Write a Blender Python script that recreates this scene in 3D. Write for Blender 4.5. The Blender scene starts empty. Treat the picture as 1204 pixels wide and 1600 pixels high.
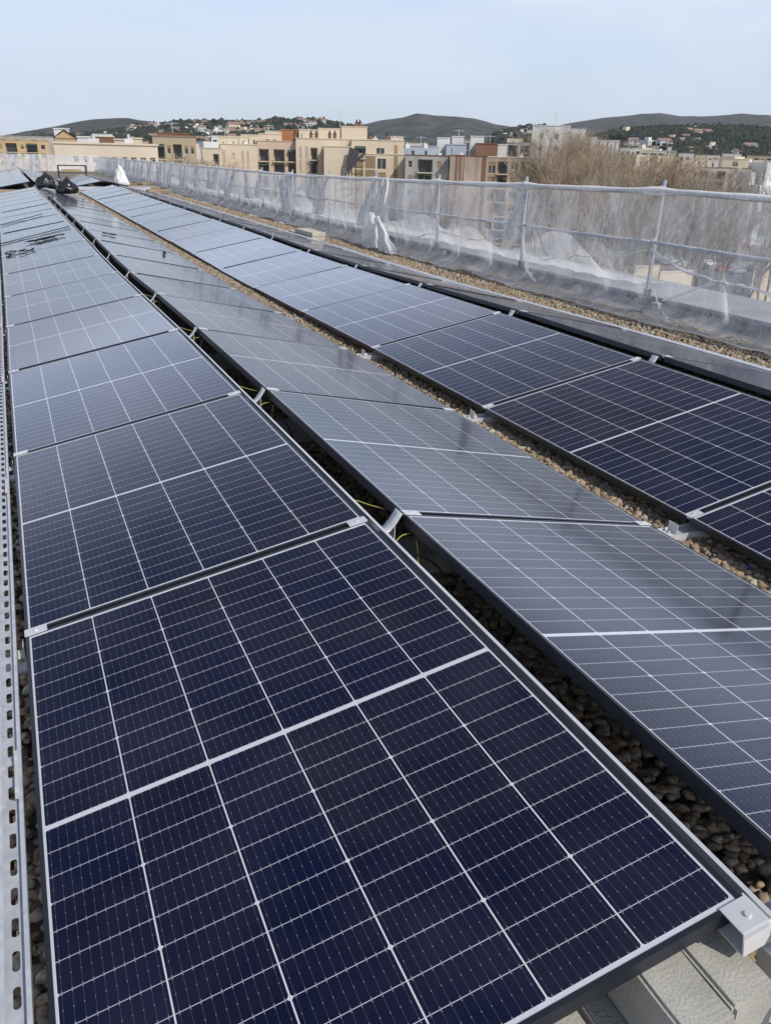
import bpy, bmesh, math, random
import numpy as np
from mathutils import Vector, Matrix, noise as mnoise
R = math.radians
scene = bpy.context.scene
COL = scene.collection

# ------------------------------------------------------------------ camera
CAMP = Vector((0.1166, -0.6902, 1.3687))
YAW, PIT, ROL, FPX = 0.4160, 0.4062, 0.0253, 1300.2
_f = Vector((math.sin(YAW)*math.cos(PIT), math.cos(YAW)*math.cos(PIT), -math.sin(PIT)))
_r = Vector((math.cos(YAW), -math.sin(YAW), 0)); _u = _r.cross(_f)
RT = _r*math.cos(ROL) + _u*math.sin(ROL); UP = -_r*math.sin(ROL) + _u*math.cos(ROL)
cd = bpy.data.cameras.new('camera'); cam = bpy.data.objects.new('camera', cd); COL.objects.link(cam)
cam.matrix_world = Matrix(((RT.x, UP.x, -_f.x, CAMP.x), (RT.y, UP.y, -_f.y, CAMP.y), (RT.z, UP.z, -_f.z, CAMP.z), (0, 0, 0, 1)))
cd.sensor_fit = 'VERTICAL'; cd.sensor_height = 36; cd.lens = FPX/1600*36
cd.clip_start = 0.05; cd.clip_end = 20000
scene.camera = cam
# ------------------------------------------------------------------ sky, sun, exposure
SUN = Vector((0.25, -0.67, 0.70)).normalized()
SUN_EL = math.asin(SUN.z); SUN_AZ = math.atan2(SUN.x, SUN.y)
w = bpy.data.worlds.new('World'); scene.world = w; w.use_nodes = True
nt = w.node_tree; N = nt.nodes; LK = nt.links; N.clear()
wo = N.new('ShaderNodeOutputWorld'); bg = N.new('ShaderNodeBackground'); LK.new(bg.outputs[0], wo.inputs[0])
sky = N.new('ShaderNodeTexSky'); sky.sky_type = 'NISHITA'; sky.sun_disc = False
sky.sun_elevation = SUN_EL; sky.sun_rotation = SUN_AZ; sky.air_density = 1.0; sky.dust_density = 1.5; sky.ozone_density = 1.5
tc = N.new('ShaderNodeTexCoord'); mp = N.new('ShaderNodeMapping'); LK.new(tc.outputs['Generated'], mp.inputs[0])
mp.inputs['Scale'].default_value = (1.3, 1.0, 4.5); mp.inputs['Rotation'].default_value = (0.15, 0.1, 0.5)
nz = N.new('ShaderNodeTexNoise'); LK.new(mp.outputs[0], nz.inputs[0]); nz.inputs['Scale'].default_value = 3.0
nz.inputs['Detail'].default_value = 7; nz.inputs['Roughness'].default_value = 0.52; nz.inputs['Distortion'].default_value = 0.5
cr = N.new('ShaderNodeMapRange'); LK.new(nz.outputs[0], cr.inputs[0])
cr.inputs[1].default_value = 0.40; cr.inputs[2].default_value = 0.60; cr.inputs[3].default_value = 0.64; cr.inputs[4].default_value = 0.97
mx = N.new('ShaderNodeMix'); mx.data_type = 'RGBA'
LK.new(cr.outputs[0], mx.inputs[0]); LK.new(sky.outputs[0], mx.inputs[6]); mx.inputs[7].default_value = (6.0, 6.6, 7.4, 1)
# the thin cloud veil is brightest in a belt above the horizon and thins out to deeper sky overhead
sx = N.new('ShaderNodeSeparateXYZ'); LK.new(tc.outputs['Generated'], sx.inputs[0])
dt = N.new('ShaderNodeVectorMath'); dt.operation = 'DOT_PRODUCT'; LK.new(tc.outputs['Generated'], dt.inputs[0]); dt.inputs[1].default_value = SUN
def wm(op, a, b):
    n = N.new('ShaderNodeMath'); n.operation = op
    for i, q in enumerate((a, b)):
        if isinstance(q, (int, float)): n.inputs[i].default_value = q
        else: LK.new(q, n.inputs[i])
    return n.outputs[0]
def mr(v, a, b, c, d):
    n = N.new('ShaderNodeMapRange'); n.interpolation_type = 'SMOOTHSTEP'; LK.new(v, n.inputs[0])
    for i, q in enumerate((a, b, c, d)): n.inputs[i+1].default_value = q
    return n.outputs[0]
zen = wm('MULTIPLY', mr(sx.outputs[2], 0.14, .21, .76, 1.65), mr(sx.outputs[2], .17, .50, 1.0, .12))
glow = wm('ADD', 1.0, wm('MULTIPLY', wm('POWER', wm('MAXIMUM', dt.outputs['Value'], 0), 3.0), .8))
gain = wm('MULTIPLY', zen, glow)
vs = N.new('ShaderNodeVectorMath'); vs.operation = 'SCALE'; LK.new(gain, vs.inputs['Scale']); 
cm = N.new('ShaderNodeMix'); cm.data_type = 'RGBA'; cm.inputs[6].default_value = (6.35, 7.05, 8.2, 1); cm.inputs[7].default_value = (5.9, 6.65, 8.6, 1)   # the veil is bluer higher up
LK.new(mr(sx.outputs[2], .08, .34, 0, 1), cm.inputs[0]); LK.new(cm.outputs[2], vs.inputs[0])
LK.new(vs.outputs[0], mx.inputs[7])
bl = N.new('ShaderNodeVectorMath'); bl.operation = 'MULTIPLY'; bl.inputs[1].default_value = (.92, 1.02, 1.20); LK.new(sky.outputs[0], bl.inputs[0]); LK.new(bl.outputs[0], mx.inputs[6])
LK.new(mx.outputs[2], bg.inputs[0]); bg.inputs[1].default_value = 0.14 # sky strength
sd = bpy.data.lights.new('sun', 'SUN'); sd.energy = 3.5; sd.angle = R(0.6); sd.color = (1, 0.94, 0.86)
so = bpy.data.objects.new('sun', sd); COL.objects.link(so); so.rotation_euler = (-SUN).to_track_quat('-Z', 'Y').to_euler()
scene.view_settings.view_transform = 'Standard'; scene.view_settings.look = 'None'
scene.view_settings.exposure = 0.15; scene.view_settings.gamma = 1
scene.render.engine = 'CYCLES'
scene.cycles.transparent_max_bounces = 24; scene.cycles.max_bounces = 6

def ray(u, v): return _f + (u-602)/FPX*RT + (800-v)/FPX*UP
def at_y(u, v, y):
    d = ray(u, v); return CAMP + d*((y-CAMP.y)/d.y)
def at_z(u, v, z):
    d = ray(u, v); return CAMP + d*((z-CAMP.z)/d.z)
def azel(u, v):
    d = ray(u, v); return math.atan2(d.x, d.y), math.atan2(d.z, math.hypot(d.x, d.y))

# ------------------------------------------------------------------ materials
def mat(name, c1, c2=None, scale=5, rough=0.7, metal=0, bump=0, bscale=None, detail=5, stretch=None, spec=None, lo=.35, hi=.65):
    m = bpy.data.materials.new(name); m.use_nodes = True
    nt = m.node_tree; p = nt.nodes['Principled BSDF']
    p.inputs['Base Color'].default_value = (*c1, 1); p.inputs['Roughness'].default_value = rough; p.inputs['Metallic'].default_value = metal
    if spec is not None: p.inputs['Specular IOR Level'].default_value = spec
    t = nt.nodes.new('ShaderNodeTexCoord'); mp = nt.nodes.new('ShaderNodeMapping'); nt.links.new(t.outputs['Object'], mp.inputs[0])
    if stretch: mp.inputs['Scale'].default_value = stretch
    if c2 is None: c2 = tuple(v*.86 for v in c1)
    n = nt.nodes.new('ShaderNodeTexNoise'); nt.links.new(mp.outputs[0], n.inputs[0]); n.inputs['Scale'].default_value = scale; n.inputs['Detail'].default_value = detail
    a = nt.nodes.new('ShaderNodeMapRange'); nt.links.new(n.outputs[0], a.inputs[0]); a.inputs[1].default_value = lo; a.inputs[2].default_value = hi
    x = nt.nodes.new('ShaderNodeMix'); x.data_type = 'RGBA'; nt.links.new(a.outputs[0], x.inputs[0])
    x.inputs[6].default_value = (*c1, 1); x.inputs[7].default_value = (*c2, 1); nt.links.new(x.outputs[2], p.inputs['Base Color'])
    if bump:
        n2 = nt.nodes.new('ShaderNodeTexNoise'); nt.links.new(mp.outputs[0], n2.inputs[0]); n2.inputs['Scale'].default_value = bscale or scale*4; n2.inputs['Detail'].default_value = 4
        b = nt.nodes.new('ShaderNodeBump'); b.inputs['Strength'].default_value = bump; b.inputs['Distance'].default_value = 0.01
        nt.links.new(n2.outputs[0], b.inputs['Height']); nt.links.new(b.outputs[0], p.inputs['Normal'])
    return m

class G:                                            # tiny node-math helper
    def __init__(s, nt): s.nt = nt
    def v(s, op, a, b=None, c=None):
        n = s.nt.nodes.new('ShaderNodeMath'); n.operation = op
        for i, q in enumerate((a, b, c)):
            if q is None: continue
            if isinstance(q, (int, float)): n.inputs[i].default_value = q
            else: s.nt.links.new(q, n.inputs[i])
        return n.outputs[0]
    def mix(s, f, a, b):
        x = s.nt.nodes.new('ShaderNodeMix'); x.data_type = 'RGBA'
        for i, q in ((0, f), (6, a), (7, b)):
            if isinstance(q, (int, float)): x.inputs[i].default_value = q
            elif isinstance(q, tuple): x.inputs[i].default_value = (*q, 1)
            else: s.nt.links.new(q, x.inputs[i])
        return x.outputs[2]

PW, PL, PITCH = 1.134, 1.716, 1.7357                 # panel width, length, pitch along the row
def cell_material():
    m = bpy.data.materials.new('solar_cells'); m.use_nodes = True; nt = m.node_tree; g = G(nt); p = nt.nodes['Principled BSDF']
    t = nt.nodes.new('ShaderNodeTexCoord'); sp = nt.nodes.new('ShaderNodeSeparateXYZ'); nt.links.new(t.outputs['Object'], sp.inputs[0])
    X, Y = sp.outputs[0], sp.outputs[1]
    cp = 0.1845; rp = 0.0693; mid = 0.0068
    xs = g.v('DIVIDE', g.v('ADD', X, 3*cp), cp)      # 0..6
    ay = g.v('ABSOLUTE', Y)
    ys = g.v('DIVIDE', g.v('SUBTRACT', ay, mid), rp)  # 0..12
    def near(q, period=1.0):                         # distance to nearest multiple
        h = g.v('DIVIDE', q, period); fr = g.v('FRACT', g.v('ADD', h, 0.5)); return g.v('MULTIPLY', g.v('ABSOLUTE', g.v('SUBTRACT', fr, 0.5)), period)
    dx = g.v('MULTIPLY', near(xs), cp); dy = g.v('MULTIPLY', near(ys), rp); dy3 = g.v('MULTIPLY', near(ys, 3.0), rp)
    colline = g.v('LESS_THAN', dx, 0.0016); rowline = g.v('LESS_THAN', dy, 0.0008)
    dia = g.v('LESS_THAN', g.v('ADD', dx, dy3), 0.0065)
    midbar = g.v('LESS_THAN', ay, mid)
    endbar = g.v('GREATER_THAN', ys, 11.985)
    sidebar = g.v('MAXIMUM', g.v('LESS_THAN', xs, 0.012), g.v('GREATER_THAN', xs, 5.988))
    white = g.v('MAXIMUM', g.v('MAXIMUM', colline, g.v('MULTIPLY', rowline, .8)), g.v('MAXIMUM', dia, g.v('MAXIMUM', midbar, g.v('MAXIMUM', endbar, sidebar))))
    bus = g.v('MULTIPLY', near(g.v('ADD', g.v('MULTIPLY', xs, 10), 0.5)), cp/10)
    busl = g.v('LESS_THAN', bus, 0.00045)
    dots = g.v('MULTIPLY', g.v('LESS_THAN', bus, 0.0011), g.v('LESS_THAN', g.v('ABSOLUTE', g.v('SUBTRACT', dy, 0.0032)), 0.0016))
    mdot = g.v('MULTIPLY', g.v('LESS_THAN', bus, 0.0009), g.v('LESS_THAN', g.v('ABSOLUTE', g.v('SUBTRACT', dy, 0.0343)), 0.0010))
    cx = g.v('FLOOR', xs); cyy = g.v('FLOOR', g.v('DIVIDE', Y, rp))
    cb = nt.nodes.new('ShaderNodeCombineXYZ'); nt.links.new(cx, cb.inputs[0]); nt.links.new(g.v('FLOOR', g.v('DIVIDE', cyy, 3)), cb.inputs[1])
    oi = nt.nodes.new('ShaderNodeObjectInfo'); nt.links.new(g.v('MULTIPLY', oi.outputs['Random'], 50), cb.inputs[2])
    wn = nt.nodes.new('ShaderNodeTexWhiteNoise'); nt.links.new(cb.outputs[0], wn.inputs[0])
    cell = g.mix(wn.outputs[0], (0.0017, 0.0034, 0.023), (0.0022, 0.0034, 0.0165))
    c = g.mix(g.v('MULTIPLY', busl, .13), cell, (.30, .33, .42))
    c = g.mix(g.v('MULTIPLY', g.v('MAXIMUM', dots, mdot), .30), c, (.45, .47, .52))
    c = g.mix(white, c, (.50, .52, .56))
    # dust film
    n = nt.nodes.new('ShaderNodeTexNoise'); nt.links.new(t.outputs['Object'], n.inputs[0]); n.inputs['Scale'].default_value = 3.0; n.inputs['Detail'].default_value = 6
    sc = nt.nodes.new('ShaderNodeMapRange'); nt.links.new(n.outputs[0], sc.inputs[0]); sc.inputs[1].default_value = .35; sc.inputs[2].default_value = .75; sc.inputs[3].default_value = .0; sc.inputs[4].default_value = .03
    c = g.mix(sc.outputs[0], c, (.45, .42, .38))
    nt.links.new(c, p.inputs['Base Color'])
    p.inputs['Roughness'].default_value = 0.5; p.inputs['Specular IOR Level'].default_value = 0.0
    p.inputs['Coat Weight'].default_value = 1.0; p.inputs['Coat Roughness'].default_value = 0.045; p.inputs['Coat IOR'].default_value = 1.38
    p.inputs['Sheen Weight'].default_value = .08; p.inputs['Sheen Roughness'].default_value = .18; p.inputs['Sheen Tint'].default_value = (.9, .93, 1, 1)
    sm = nt.nodes.new('ShaderNodeMapRange'); nt.links.new(n.outputs[0], sm.inputs[0]); sm.inputs[3].default_value = .055; sm.inputs[4].default_value = .13
    nt.links.new(sm.outputs[0], p.inputs['Coat Roughness'])
    return m

M = {}
M['cells'] = cell_material()
M['frame'] = mat('frame_anodised', (.026, .030, .042), (.034, .038, .050), 8, .38, .55)
M['alu'] = mat('aluminium', (.66, .67, .68), (.55, .56, .58), 12, .40, .35, stretch=(1, .2, 1))
M['galv'] = mat('galvanised', (.44, .46, .50), (.56, .58, .62), 30, .45, .3)
M['post'] = mat('weathered_post', (.26, .28, .31), (.36, .38, .41), 20, .5, .4)
M['white_alu'] = mat('pale_aluminium', (.62, .62, .60), (.56, .56, .54), 10, .55, .05)
M['block'] = mat('concrete_block', (.42, .41, .37), (.29, .285, .25), 9, .93, 0, .3, 160, 8, lo=.3, hi=.7)
M['roof'] = mat('roof_sheet', (.12, .10, .08), (.20, .17, .13), 45, .95, 0, 1.0, 60, 6)
M['membrane'] = mat('membrane', (.11, .115, .135), (.20, .205, .22), 3.5, .85, 0, .5, 40, 8)
M['coping'] = mat('coping', (.31, .32, .335), (.22, .23, .25), 1.4, .85, 0, .3, 30, 8)
M['yellow'] = mat('earth_wire', (.36, .34, .07), None, 5, .5)
M['black'] = mat('black_rubber', (.012, .012, .013), None, 5, .45)
M['plastic'] = mat('black_film', (.012, .012, .014), (.02, .02, .022), 6, .28, 0, .6, 18)
M['wood'] = mat('wood', (.36, .27, .17), (.26, .19, .12), 8, .85, 0, .3, stretch=(1, 8, 8))
M['brick'] = mat('pale_block', (.48, .45, .37), (.40, .37, .30), 6, .9, 0, .3)
M['red'] = mat('red_plastic', (.40, .06, .04), None, 5, .6)
M['ground'] = mat('ground', (.13, .12, .105), (.20, .18, .15), .05, .95, detail=8)
M['asphalt'] = mat('asphalt', (.055, .057, .062), (.08, .082, .085), .3, .95, detail=8)
M['paving'] = mat('paving', (.33, .29, .23), (.26, .23, .19), .4, .95, detail=8)
M['bark'] = mat('bark', (.42, .34, .24), (.24, .18, .12), 1.2, .95, detail=6)
M['twig'] = mat('twig', (.40, .315, .225), (.30, .235, .165), 1.0, .95)
M['twig2'] = mat('pale_twig', (.36, .31, .25), (.27, .23, .18), 1.0, .95)
M['glass'] = mat('dark_glass', (.03, .036, .042), (.06, .065, .07), .5, .12)
M['iron'] = mat('dark_iron', (.03, .03, .033), None, 5, .6)
M['white'] = mat('white_paint', (.70, .70, .68), None, .5, .7)
M['cream'] = mat('cream_render', (.58, .495, .37), (.52, .44, .33), .12, .92, detail=8)
M['cream2'] = mat('pale_cream_render', (.60, .52, .40), (.50, .43, .33), .15, .92, detail=8)
M['pink'] = mat('salmon_render', (.53, .41, .31), (.46, .36, .27), .15, .92, detail=8)
M['orange'] = mat('ochre_render', (.48, .34, .18), (.42, .30, .17), .15, .92, detail=8)
M['tan'] = mat('tan_render', (.40, .33, .22), (.34, .28, .19), .15, .92, detail=8)
M['rust'] = mat('rust_render', (.35, .16, .07), (.29, .13, .06), .15, .92)
M['brown'] = mat('brown_render', (.16, .085, .05), (.20, .11, .07), .3, .92)
M['bluegrey'] = mat('bluegrey_render', (.36, .40, .45), (.30, .34, .39), .2, .9)
M['greywall'] = mat('grey_render', (.40, .385, .36), (.27, .25, .225), .25, .92, detail=9, stretch=(1, 1, .35))
M['stain'] = mat('stained_render', (.42, .35, .27), (.23, .16, .115), .3, .92, detail=9, stretch=(1.2, 1, .3), lo=.4, hi=.62)
M['whitewall'] = mat('white_render', (.60, .60, .58), (.50, .50, .48), .2, .9, detail=8)
M['tile'] = mat('roof_tile', (.27, .18, .13), (.20, .14, .11), .6, .92)
M['awning'] = mat('green_awning', (.035, .075, .065), None, 1, .85)
M['shutter'] = mat('brown_shutter', (.38, .22, .10), (.33, .19, .09), 2, .7)
M['beigeslat'] = mat('beige_lattice', (.30, .225, .13), (.24, .18, .10), 3, .8, stretch=(1, 1, 6))

def net_material(name, lo, hi, sc=(1, 1.3, .45), tint=(.86, .85, .84)):
    m = bpy.data.materials.new(name); m.use_nodes = True; nt = m.node_tree; g = G(nt); nt.nodes.clear()
    out = nt.nodes.new('ShaderNodeOutputMaterial'); t = nt.nodes.new('ShaderNodeTexCoord'); mp = nt.nodes.new('ShaderNodeMapping'); nt.links.new(t.outputs['Object'], mp.inputs[0])
    mp.inputs['Scale'].default_value = sc
    n = nt.nodes.new('ShaderNodeTexNoise'); nt.links.new(mp.outputs[0], n.inputs[0]); n.inputs['Scale'].default_value = 4.0; n.inputs['Detail'].default_value = 9; n.inputs['Roughness'].default_value = .6; n.inputs['Distortion'].default_value = .35
    a = nt.nodes.new('ShaderNodeMapRange'); nt.links.new(n.outputs[0], a.inputs[0]); a.inputs[1].default_value = .38; a.inputs[2].default_value = .68; a.inputs[3].default_value = lo; a.inputs[4].default_value = hi
    # fine creases where the cloth doubles over itself
    crs = None
    for k, (sc_, wd_, st_) in enumerate(((3.2, 16, .20), (8.0, 9, .11))):
        m_2 = nt.nodes.new('ShaderNodeMapping'); nt.links.new(t.outputs['Object'], m_2.inputs[0]); m_2.inputs['Rotation'].default_value = (.5-k*.9, 0, 0); m_2.inputs['Scale'].default_value = (1, 1.5, .5)
        n_2 = nt.nodes.new('ShaderNodeTexNoise'); nt.links.new(m_2.outputs[0], n_2.inputs[0]); n_2.inputs['Scale'].default_value = sc_; n_2.inputs['Detail'].default_value = 2; n_2.inputs['Distortion'].default_value = .8
        c_ = g.v('MULTIPLY', g.v('MAXIMUM', g.v('SUBTRACT', 1, g.v('MULTIPLY', g.v('ABSOLUTE', g.v('SUBTRACT', n_2.outputs[0], .5)), wd_*2.5)), 0), st_)
        crs = c_ if crs is None else g.v('ADD', crs, c_)
    opa = g.v('MINIMUM', g.v('ADD', a.outputs[0], crs), .97)
    ge = nt.nodes.new('ShaderNodeNewGeometry'); dt = nt.nodes.new('ShaderNodeVectorMath'); dt.operation = 'DOT_PRODUCT'
    nt.links.new(ge.outputs['Normal'], dt.inputs[0]); nt.links.new(ge.outputs['Incoming'], dt.inputs[1])
    cs = g.v('MAXIMUM', g.v('ABSOLUTE', dt.outputs['Value']), .12)
    fac = g.v('SUBTRACT', 1, g.v('POWER', g.v('SUBTRACT', 1, opa), g.v('DIVIDE', .8, cs)))   # threads close up when seen edge-on
    tr = nt.nodes.new('ShaderNodeBsdfTransparent'); df = nt.nodes.new('ShaderNodeBsdfDiffuse'); tl = nt.nodes.new('ShaderNodeBsdfTranslucent')
    df.inputs[0].default_value = (*tint, 1); tl.inputs[0].default_value = (*tint, 1)
    m1 = nt.nodes.new('ShaderNodeMixShader'); m1.inputs[0].default_value = .5; nt.links.new(df.outputs[0], m1.inputs[1]); nt.links.new(tl.outputs[0], m1.inputs[2])
    m2 = nt.nodes.new('ShaderNodeMixShader'); nt.links.new(fac, m2.inputs[0]); nt.links.new(tr.outputs[0], m2.inputs[1]); nt.links.new(m1.outputs[0], m2.inputs[2])
    nt.links.new(m2.outputs[0], out.inputs[0]); return m
M['net'] = net_material('net', .17, .43)
M['net_dense'] = net_material('net_dense', .45, .90, (1.5, 1.3, .6), (.90, .90, .89))
M['net_solid'] = net_material('net_bunched', .75, 1.0, (3, 3, 3), (.90, .90, .89))
M['rail'] = mat('wrapped_rail', (.42, .44, .48), (.54, .56, .59), 9, .6, .1, .5, 30)

def stone_material():
    m = bpy.data.materials.new('river_stone'); m.use_nodes = True; nt = m.node_tree; p = nt.nodes['Principled BSDF']
    ge = nt.nodes.new('ShaderNodeNewGeometry'); r = nt.nodes.new('ShaderNodeValToRGB'); nt.links.new(ge.outputs['Random Per Island'], r.inputs[0])
    e = r.color_ramp.elements; e[0].color = (.16, .12, .075, 1); e[1].color = (.60, .53, .42, 1)
    for pos, c in ((.25, (.36, .26, .155)), (.5, (.25, .21, .16)), (.72, (.45, .33, .20)), (.9, (.36, .33, .29))):
        q = e.new(pos); q.color = (*c, 1)
    g = G(nt); t = nt.nodes.new('ShaderNodeTexCoord'); n = nt.nodes.new('ShaderNodeTexNoise'); nt.links.new(t.outputs['Object'], n.inputs[0]); n.inputs['Scale'].default_value = 130
    nt.links.new(g.mix(g.v('MULTIPLY', n.outputs[0], .5), r.outputs[0], (.10, .08, .06)), p.inputs['Base Color']); p.inputs['Roughness'].default_value = .85
    b = nt.nodes.new('ShaderNodeBump'); b.inputs['Strength'].default_value = .4; b.inputs['Distance'].default_value = .003; nt.links.new(n.outputs[0], b.inputs['Height']); nt.links.new(b.outputs[0], p.inputs['Normal'])
    return m
M['stone'] = stone_material()

# ------------------------------------------------------------------ mesh helpers
class MB:
    def __init__(s): s.v = []; s.f = []; s.mi = []; s.cur = 0
    def m(s, i): s.cur = i; return s
    def quad(s, *p): 
        b = len(s.v); s.v += [tuple(q) for q in p]; s.f.append(tuple(range(b, b+len(p)))); s.mi.append(s.cur)
    def box(s, x0, y0, z0, x1, y1, z1, T=None):
        b = len(s.v); P = [(x0, y0, z0), (x1, y0, z0), (x1, y1, z0), (x0, y1, z0), (x0, y0, z1), (x1, y0, z1), (x1, y1, z1), (x0, y1, z1)]
        if T is not None: P = [tuple(T @ Vector(q)) for q in P]
        s.v += P
        for f in ((0, 3, 2, 1), (4, 5, 6, 7), (0, 1, 5, 4), (1, 2, 6, 5), (2, 3, 7, 6), (3, 0, 4, 7)): s.f.append(tuple(b+i for i in f)); s.mi.append(s.cur)
        return s
    def tube(s, pts, r, n=6, r1=None):
        pts = [Vector(p) for p in pts]; b = len(s.v); L = len(pts)
        for i, p in enumerate(pts):
            d = (pts[min(i+1, L-1)] - pts[max(i-1, 0)]).normalized()
            a = d.orthogonal().normalized() if abs(d.z) > .9 else d.cross(Vector((0, 0, 1))).normalized(); c = d.cross(a)
            rr = r if r1 is None else r + (r1-r)*i/(L-1)
            for k in range(n):
                t = 2*math.pi*k/n; s.v.append(tuple(p + (a*math.cos(t) + c*math.sin(t))*rr))
        for i in range(L-1):
            for k in range(n): s.f.append((b+i*n+k, b+i*n+(k+1) % n, b+(i+1)*n+(k+1) % n, b+(i+1)*n+k)); s.mi.append(s.cur)
        s.f.append(tuple(b+k for k in range(n))[::-1]); s.mi.append(s.cur); s.f.append(tuple(b+(L-1)*n+k for k in range(n))); s.mi.append(s.cur)
        return s
    def strip(s, prof, y0, y1, th):                     # bent sheet: profile in x,z extruded along y
        n = len(prof); b = len(s.v); nr = []
        for i in range(n):
            d = Vector(prof[min(i+1, n-1)]) - Vector(prof[max(i-1, 0)]); d.normalize(); nr.append((-d.y, d.x))
        for y in (y0, y1):
            for (x, z), q in zip(prof, nr): s.v.append((x, y, z))
            for (x, z), q in zip(prof, nr): s.v.append((x-q[0]*th, y, z-q[1]*th))
        A = lambda e, l, i: b + e*2*n + l*n + i
        for i in range(n-1):
            s.f += [(A(0, 0, i), A(0, 0, i+1), A(1, 0, i+1), A(1, 0, i)), (A(0, 1, i), A(1, 1, i), A(1, 1, i+1), A(0, 1, i+1)),
                    (A(0, 0, i), A(0, 1, i), A(0, 1, i+1), A(0, 0, i+1)), (A(1, 0, i), A(1, 0, i+1), A(1, 1, i+1), A(1, 1, i))]
            s.mi += [s.cur]*4
        s.f += [(A(0, 0, 0), A(1, 0, 0), A(1, 1, 0), A(0, 1, 0)), (A(0, 0, n-1), A(0, 1, n-1), A(1, 1, n-1), A(1, 0, n-1))]; s.mi += [s.cur]*2
        return s
    def grid(s, P):                                     # P[i][j] points
        b = len(s.v); a = len(P); c = len(P[0])
        for row in P: s.v += [tuple(q) for q in row]
        for i in range(a-1):
            for j in range(c-1): s.f.append((b+i*c+j, b+i*c+j+1, b+(i+1)*c+j+1, b+(i+1)*c+j)); s.mi.append(s.cur)
        return s
    def mesh(s, name, mats, smooth=False):
        me = bpy.data.meshes.new(name); me.from_pydata(s.v, [], s.f)
        for q in (mats if isinstance(mats, (list, tuple)) else [mats]): me.materials.append(q)
        me.polygons.foreach_set('material_index', s.mi)
        if smooth: me.polygons.foreach_set('use_smooth', [True]*len(s.f))
        me.update(); return me
    def build(s, name, mats, parent=None, smooth=False, loc=None, rot=None):
        return link(name, s.mesh(name, mats, smooth), parent, loc, rot)
def link(name, me, parent=None, loc=None, rot=None):
    o = bpy.data.objects.new(name, me); COL.objects.link(o)
    if parent: o.parent = parent
    if loc is not None: o.location = loc
    if rot is not None: o.rotation_euler = rot
    return o
def bevel(o, w, seg=2):
    md = o.modifiers.new('bevel', 'BEVEL'); md.width = w; md.segments = seg; md.limit_method = 'ANGLE'; return o
def tag(o, label=None, cat=None, group=None, kind=None):
    if label: o['label'] = label
    if cat: o['category'] = cat
    if group: o['group'] = group
    if kind: o['kind'] = kind
    return o
def thing(name, label, cat, loc=(0, 0, 0), rot=(0, 0, 0), group=None):
    o = link(name, None, None, loc, rot); return tag(o, label, cat, group)
def copy_tree(o, parent=None):
    c = o.copy(); COL.objects.link(c); c.parent = parent
    for ch in list(KIDS.get(o.name, [])): copy_tree(ch, c)
    return c
KIDS = {}
def kids(o, *ch): KIDS[o.name] = list(ch); return o
ORD = ['', 'first', 'second', 'third', 'fourth', 'fifth', 'sixth', 'seventh', 'eighth', 'ninth', 'tenth', 'eleventh', 'twelfth', 'thirteenth', 'fourteenth', 'fifteenth', 'sixteenth', 'seventeenth', 'eighteenth', 'nineteenth', 'twentieth']
rnd = random.Random(7)
ZR = -0.13
# ------------------------------------------------------------------ roof, parapet
MB().box(-12, -6, -0.5, 7.25, 62, ZR-.012).build('roof_floor', M['roof']).__setitem__('kind', 'structure')
# ------------------------------------------------------------------ panels
TILT = 0.1919; CW = PW*math.cos(TILT); SH = PW*math.sin(TILT); G1 = .1416; G2 = .2037
ROWX = {'A': (0, 1), 'B': (CW+G1, -1), 'C': (2*CW+G1+G2, 1), 'D': (3*CW+2*G1+G2+.05, -1)}
def sag(y):
    t = [(0, 0), (5.2, 0), (6.9, -.022), (8.7, -.05), (10.4, -.055), (12.2, -.04), (15, -.04), (80, -.06)]
    for (a, u), (b, v) in zip(t, t[1:]):
        if y <= b: return u + (v-u)*max(0, y-a)/(b-a)
    return -.06
fr = MB(); h = PL/2; a = PW/2; lip = .010
for sx in (-1, 1):
    x0, x1 = sorted((sx*a, sx*(a-lip))); fr.box(x0, -h, -.016, x1, h, 0)
    x0, x1 = sorted((sx*(a-.0015), sx*(a-lip))); fr.box(x0, -h+.002, -.035, x1, h-.002, -.0162)
for sy in (-1, 1):
    y0, y1 = sorted((sy*h, sy*(h-lip))); fr.box(-a+lip+.0001, y0, -.016, a-lip-.0001, y1, 0)
    y0, y1 = sorted((sy*(h-.0015), sy*(h-lip))); fr.box(-a+lip, y0, -.035, a-lip, y1, -.0162)
ME_FRAME = fr.mesh('frame', M['frame'])
ME_CELLS = MB().box(-a+lip, -h+lip, -.006, a-lip, h-lip, -.0018).mesh('cell_sheet', M['cells'])
cl = MB(); cl.box(0, -.019, .001, .066, .019, .0045); cl.box(.004, -.008, -.012, .062, .008, .001); cl.tube([(.033, 0, .0045), (.033, 0, .0085)], .0065, 8)
ME_CLAMP = cl.mesh('clamp', M['alu'])
def make_panel():
    root = thing('solar_panel', 'x', 'solar panel')
    f = link('frame', ME_FRAME, root); c = link('cell_sheet', ME_CELLS, root)
    k1 = link('clamp', ME_CLAMP, root, (-a-.001, h+.0095, 0)); k2 = link('clamp', ME_CLAMP, root, (a+.001, h+.0095, 0), (0, 0, math.pi))
    return kids(root, f, c, k1, k2)
proto = make_panel(); first = True
ROWN = {'A': 'first row beside the tray', 'B': 'second row', 'C': 'third row', 'D': 'fourth row by the netting'}
ROWL = {'A': 'dark blue solar panel', 'B': 'greyish reflective solar panel', 'C': 'dark blue solar panel', 'D': 'grazing grey solar panel'}
ROWE = {'A': 0, 'B': 0, 'C': 1, 'D': 1}
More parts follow.
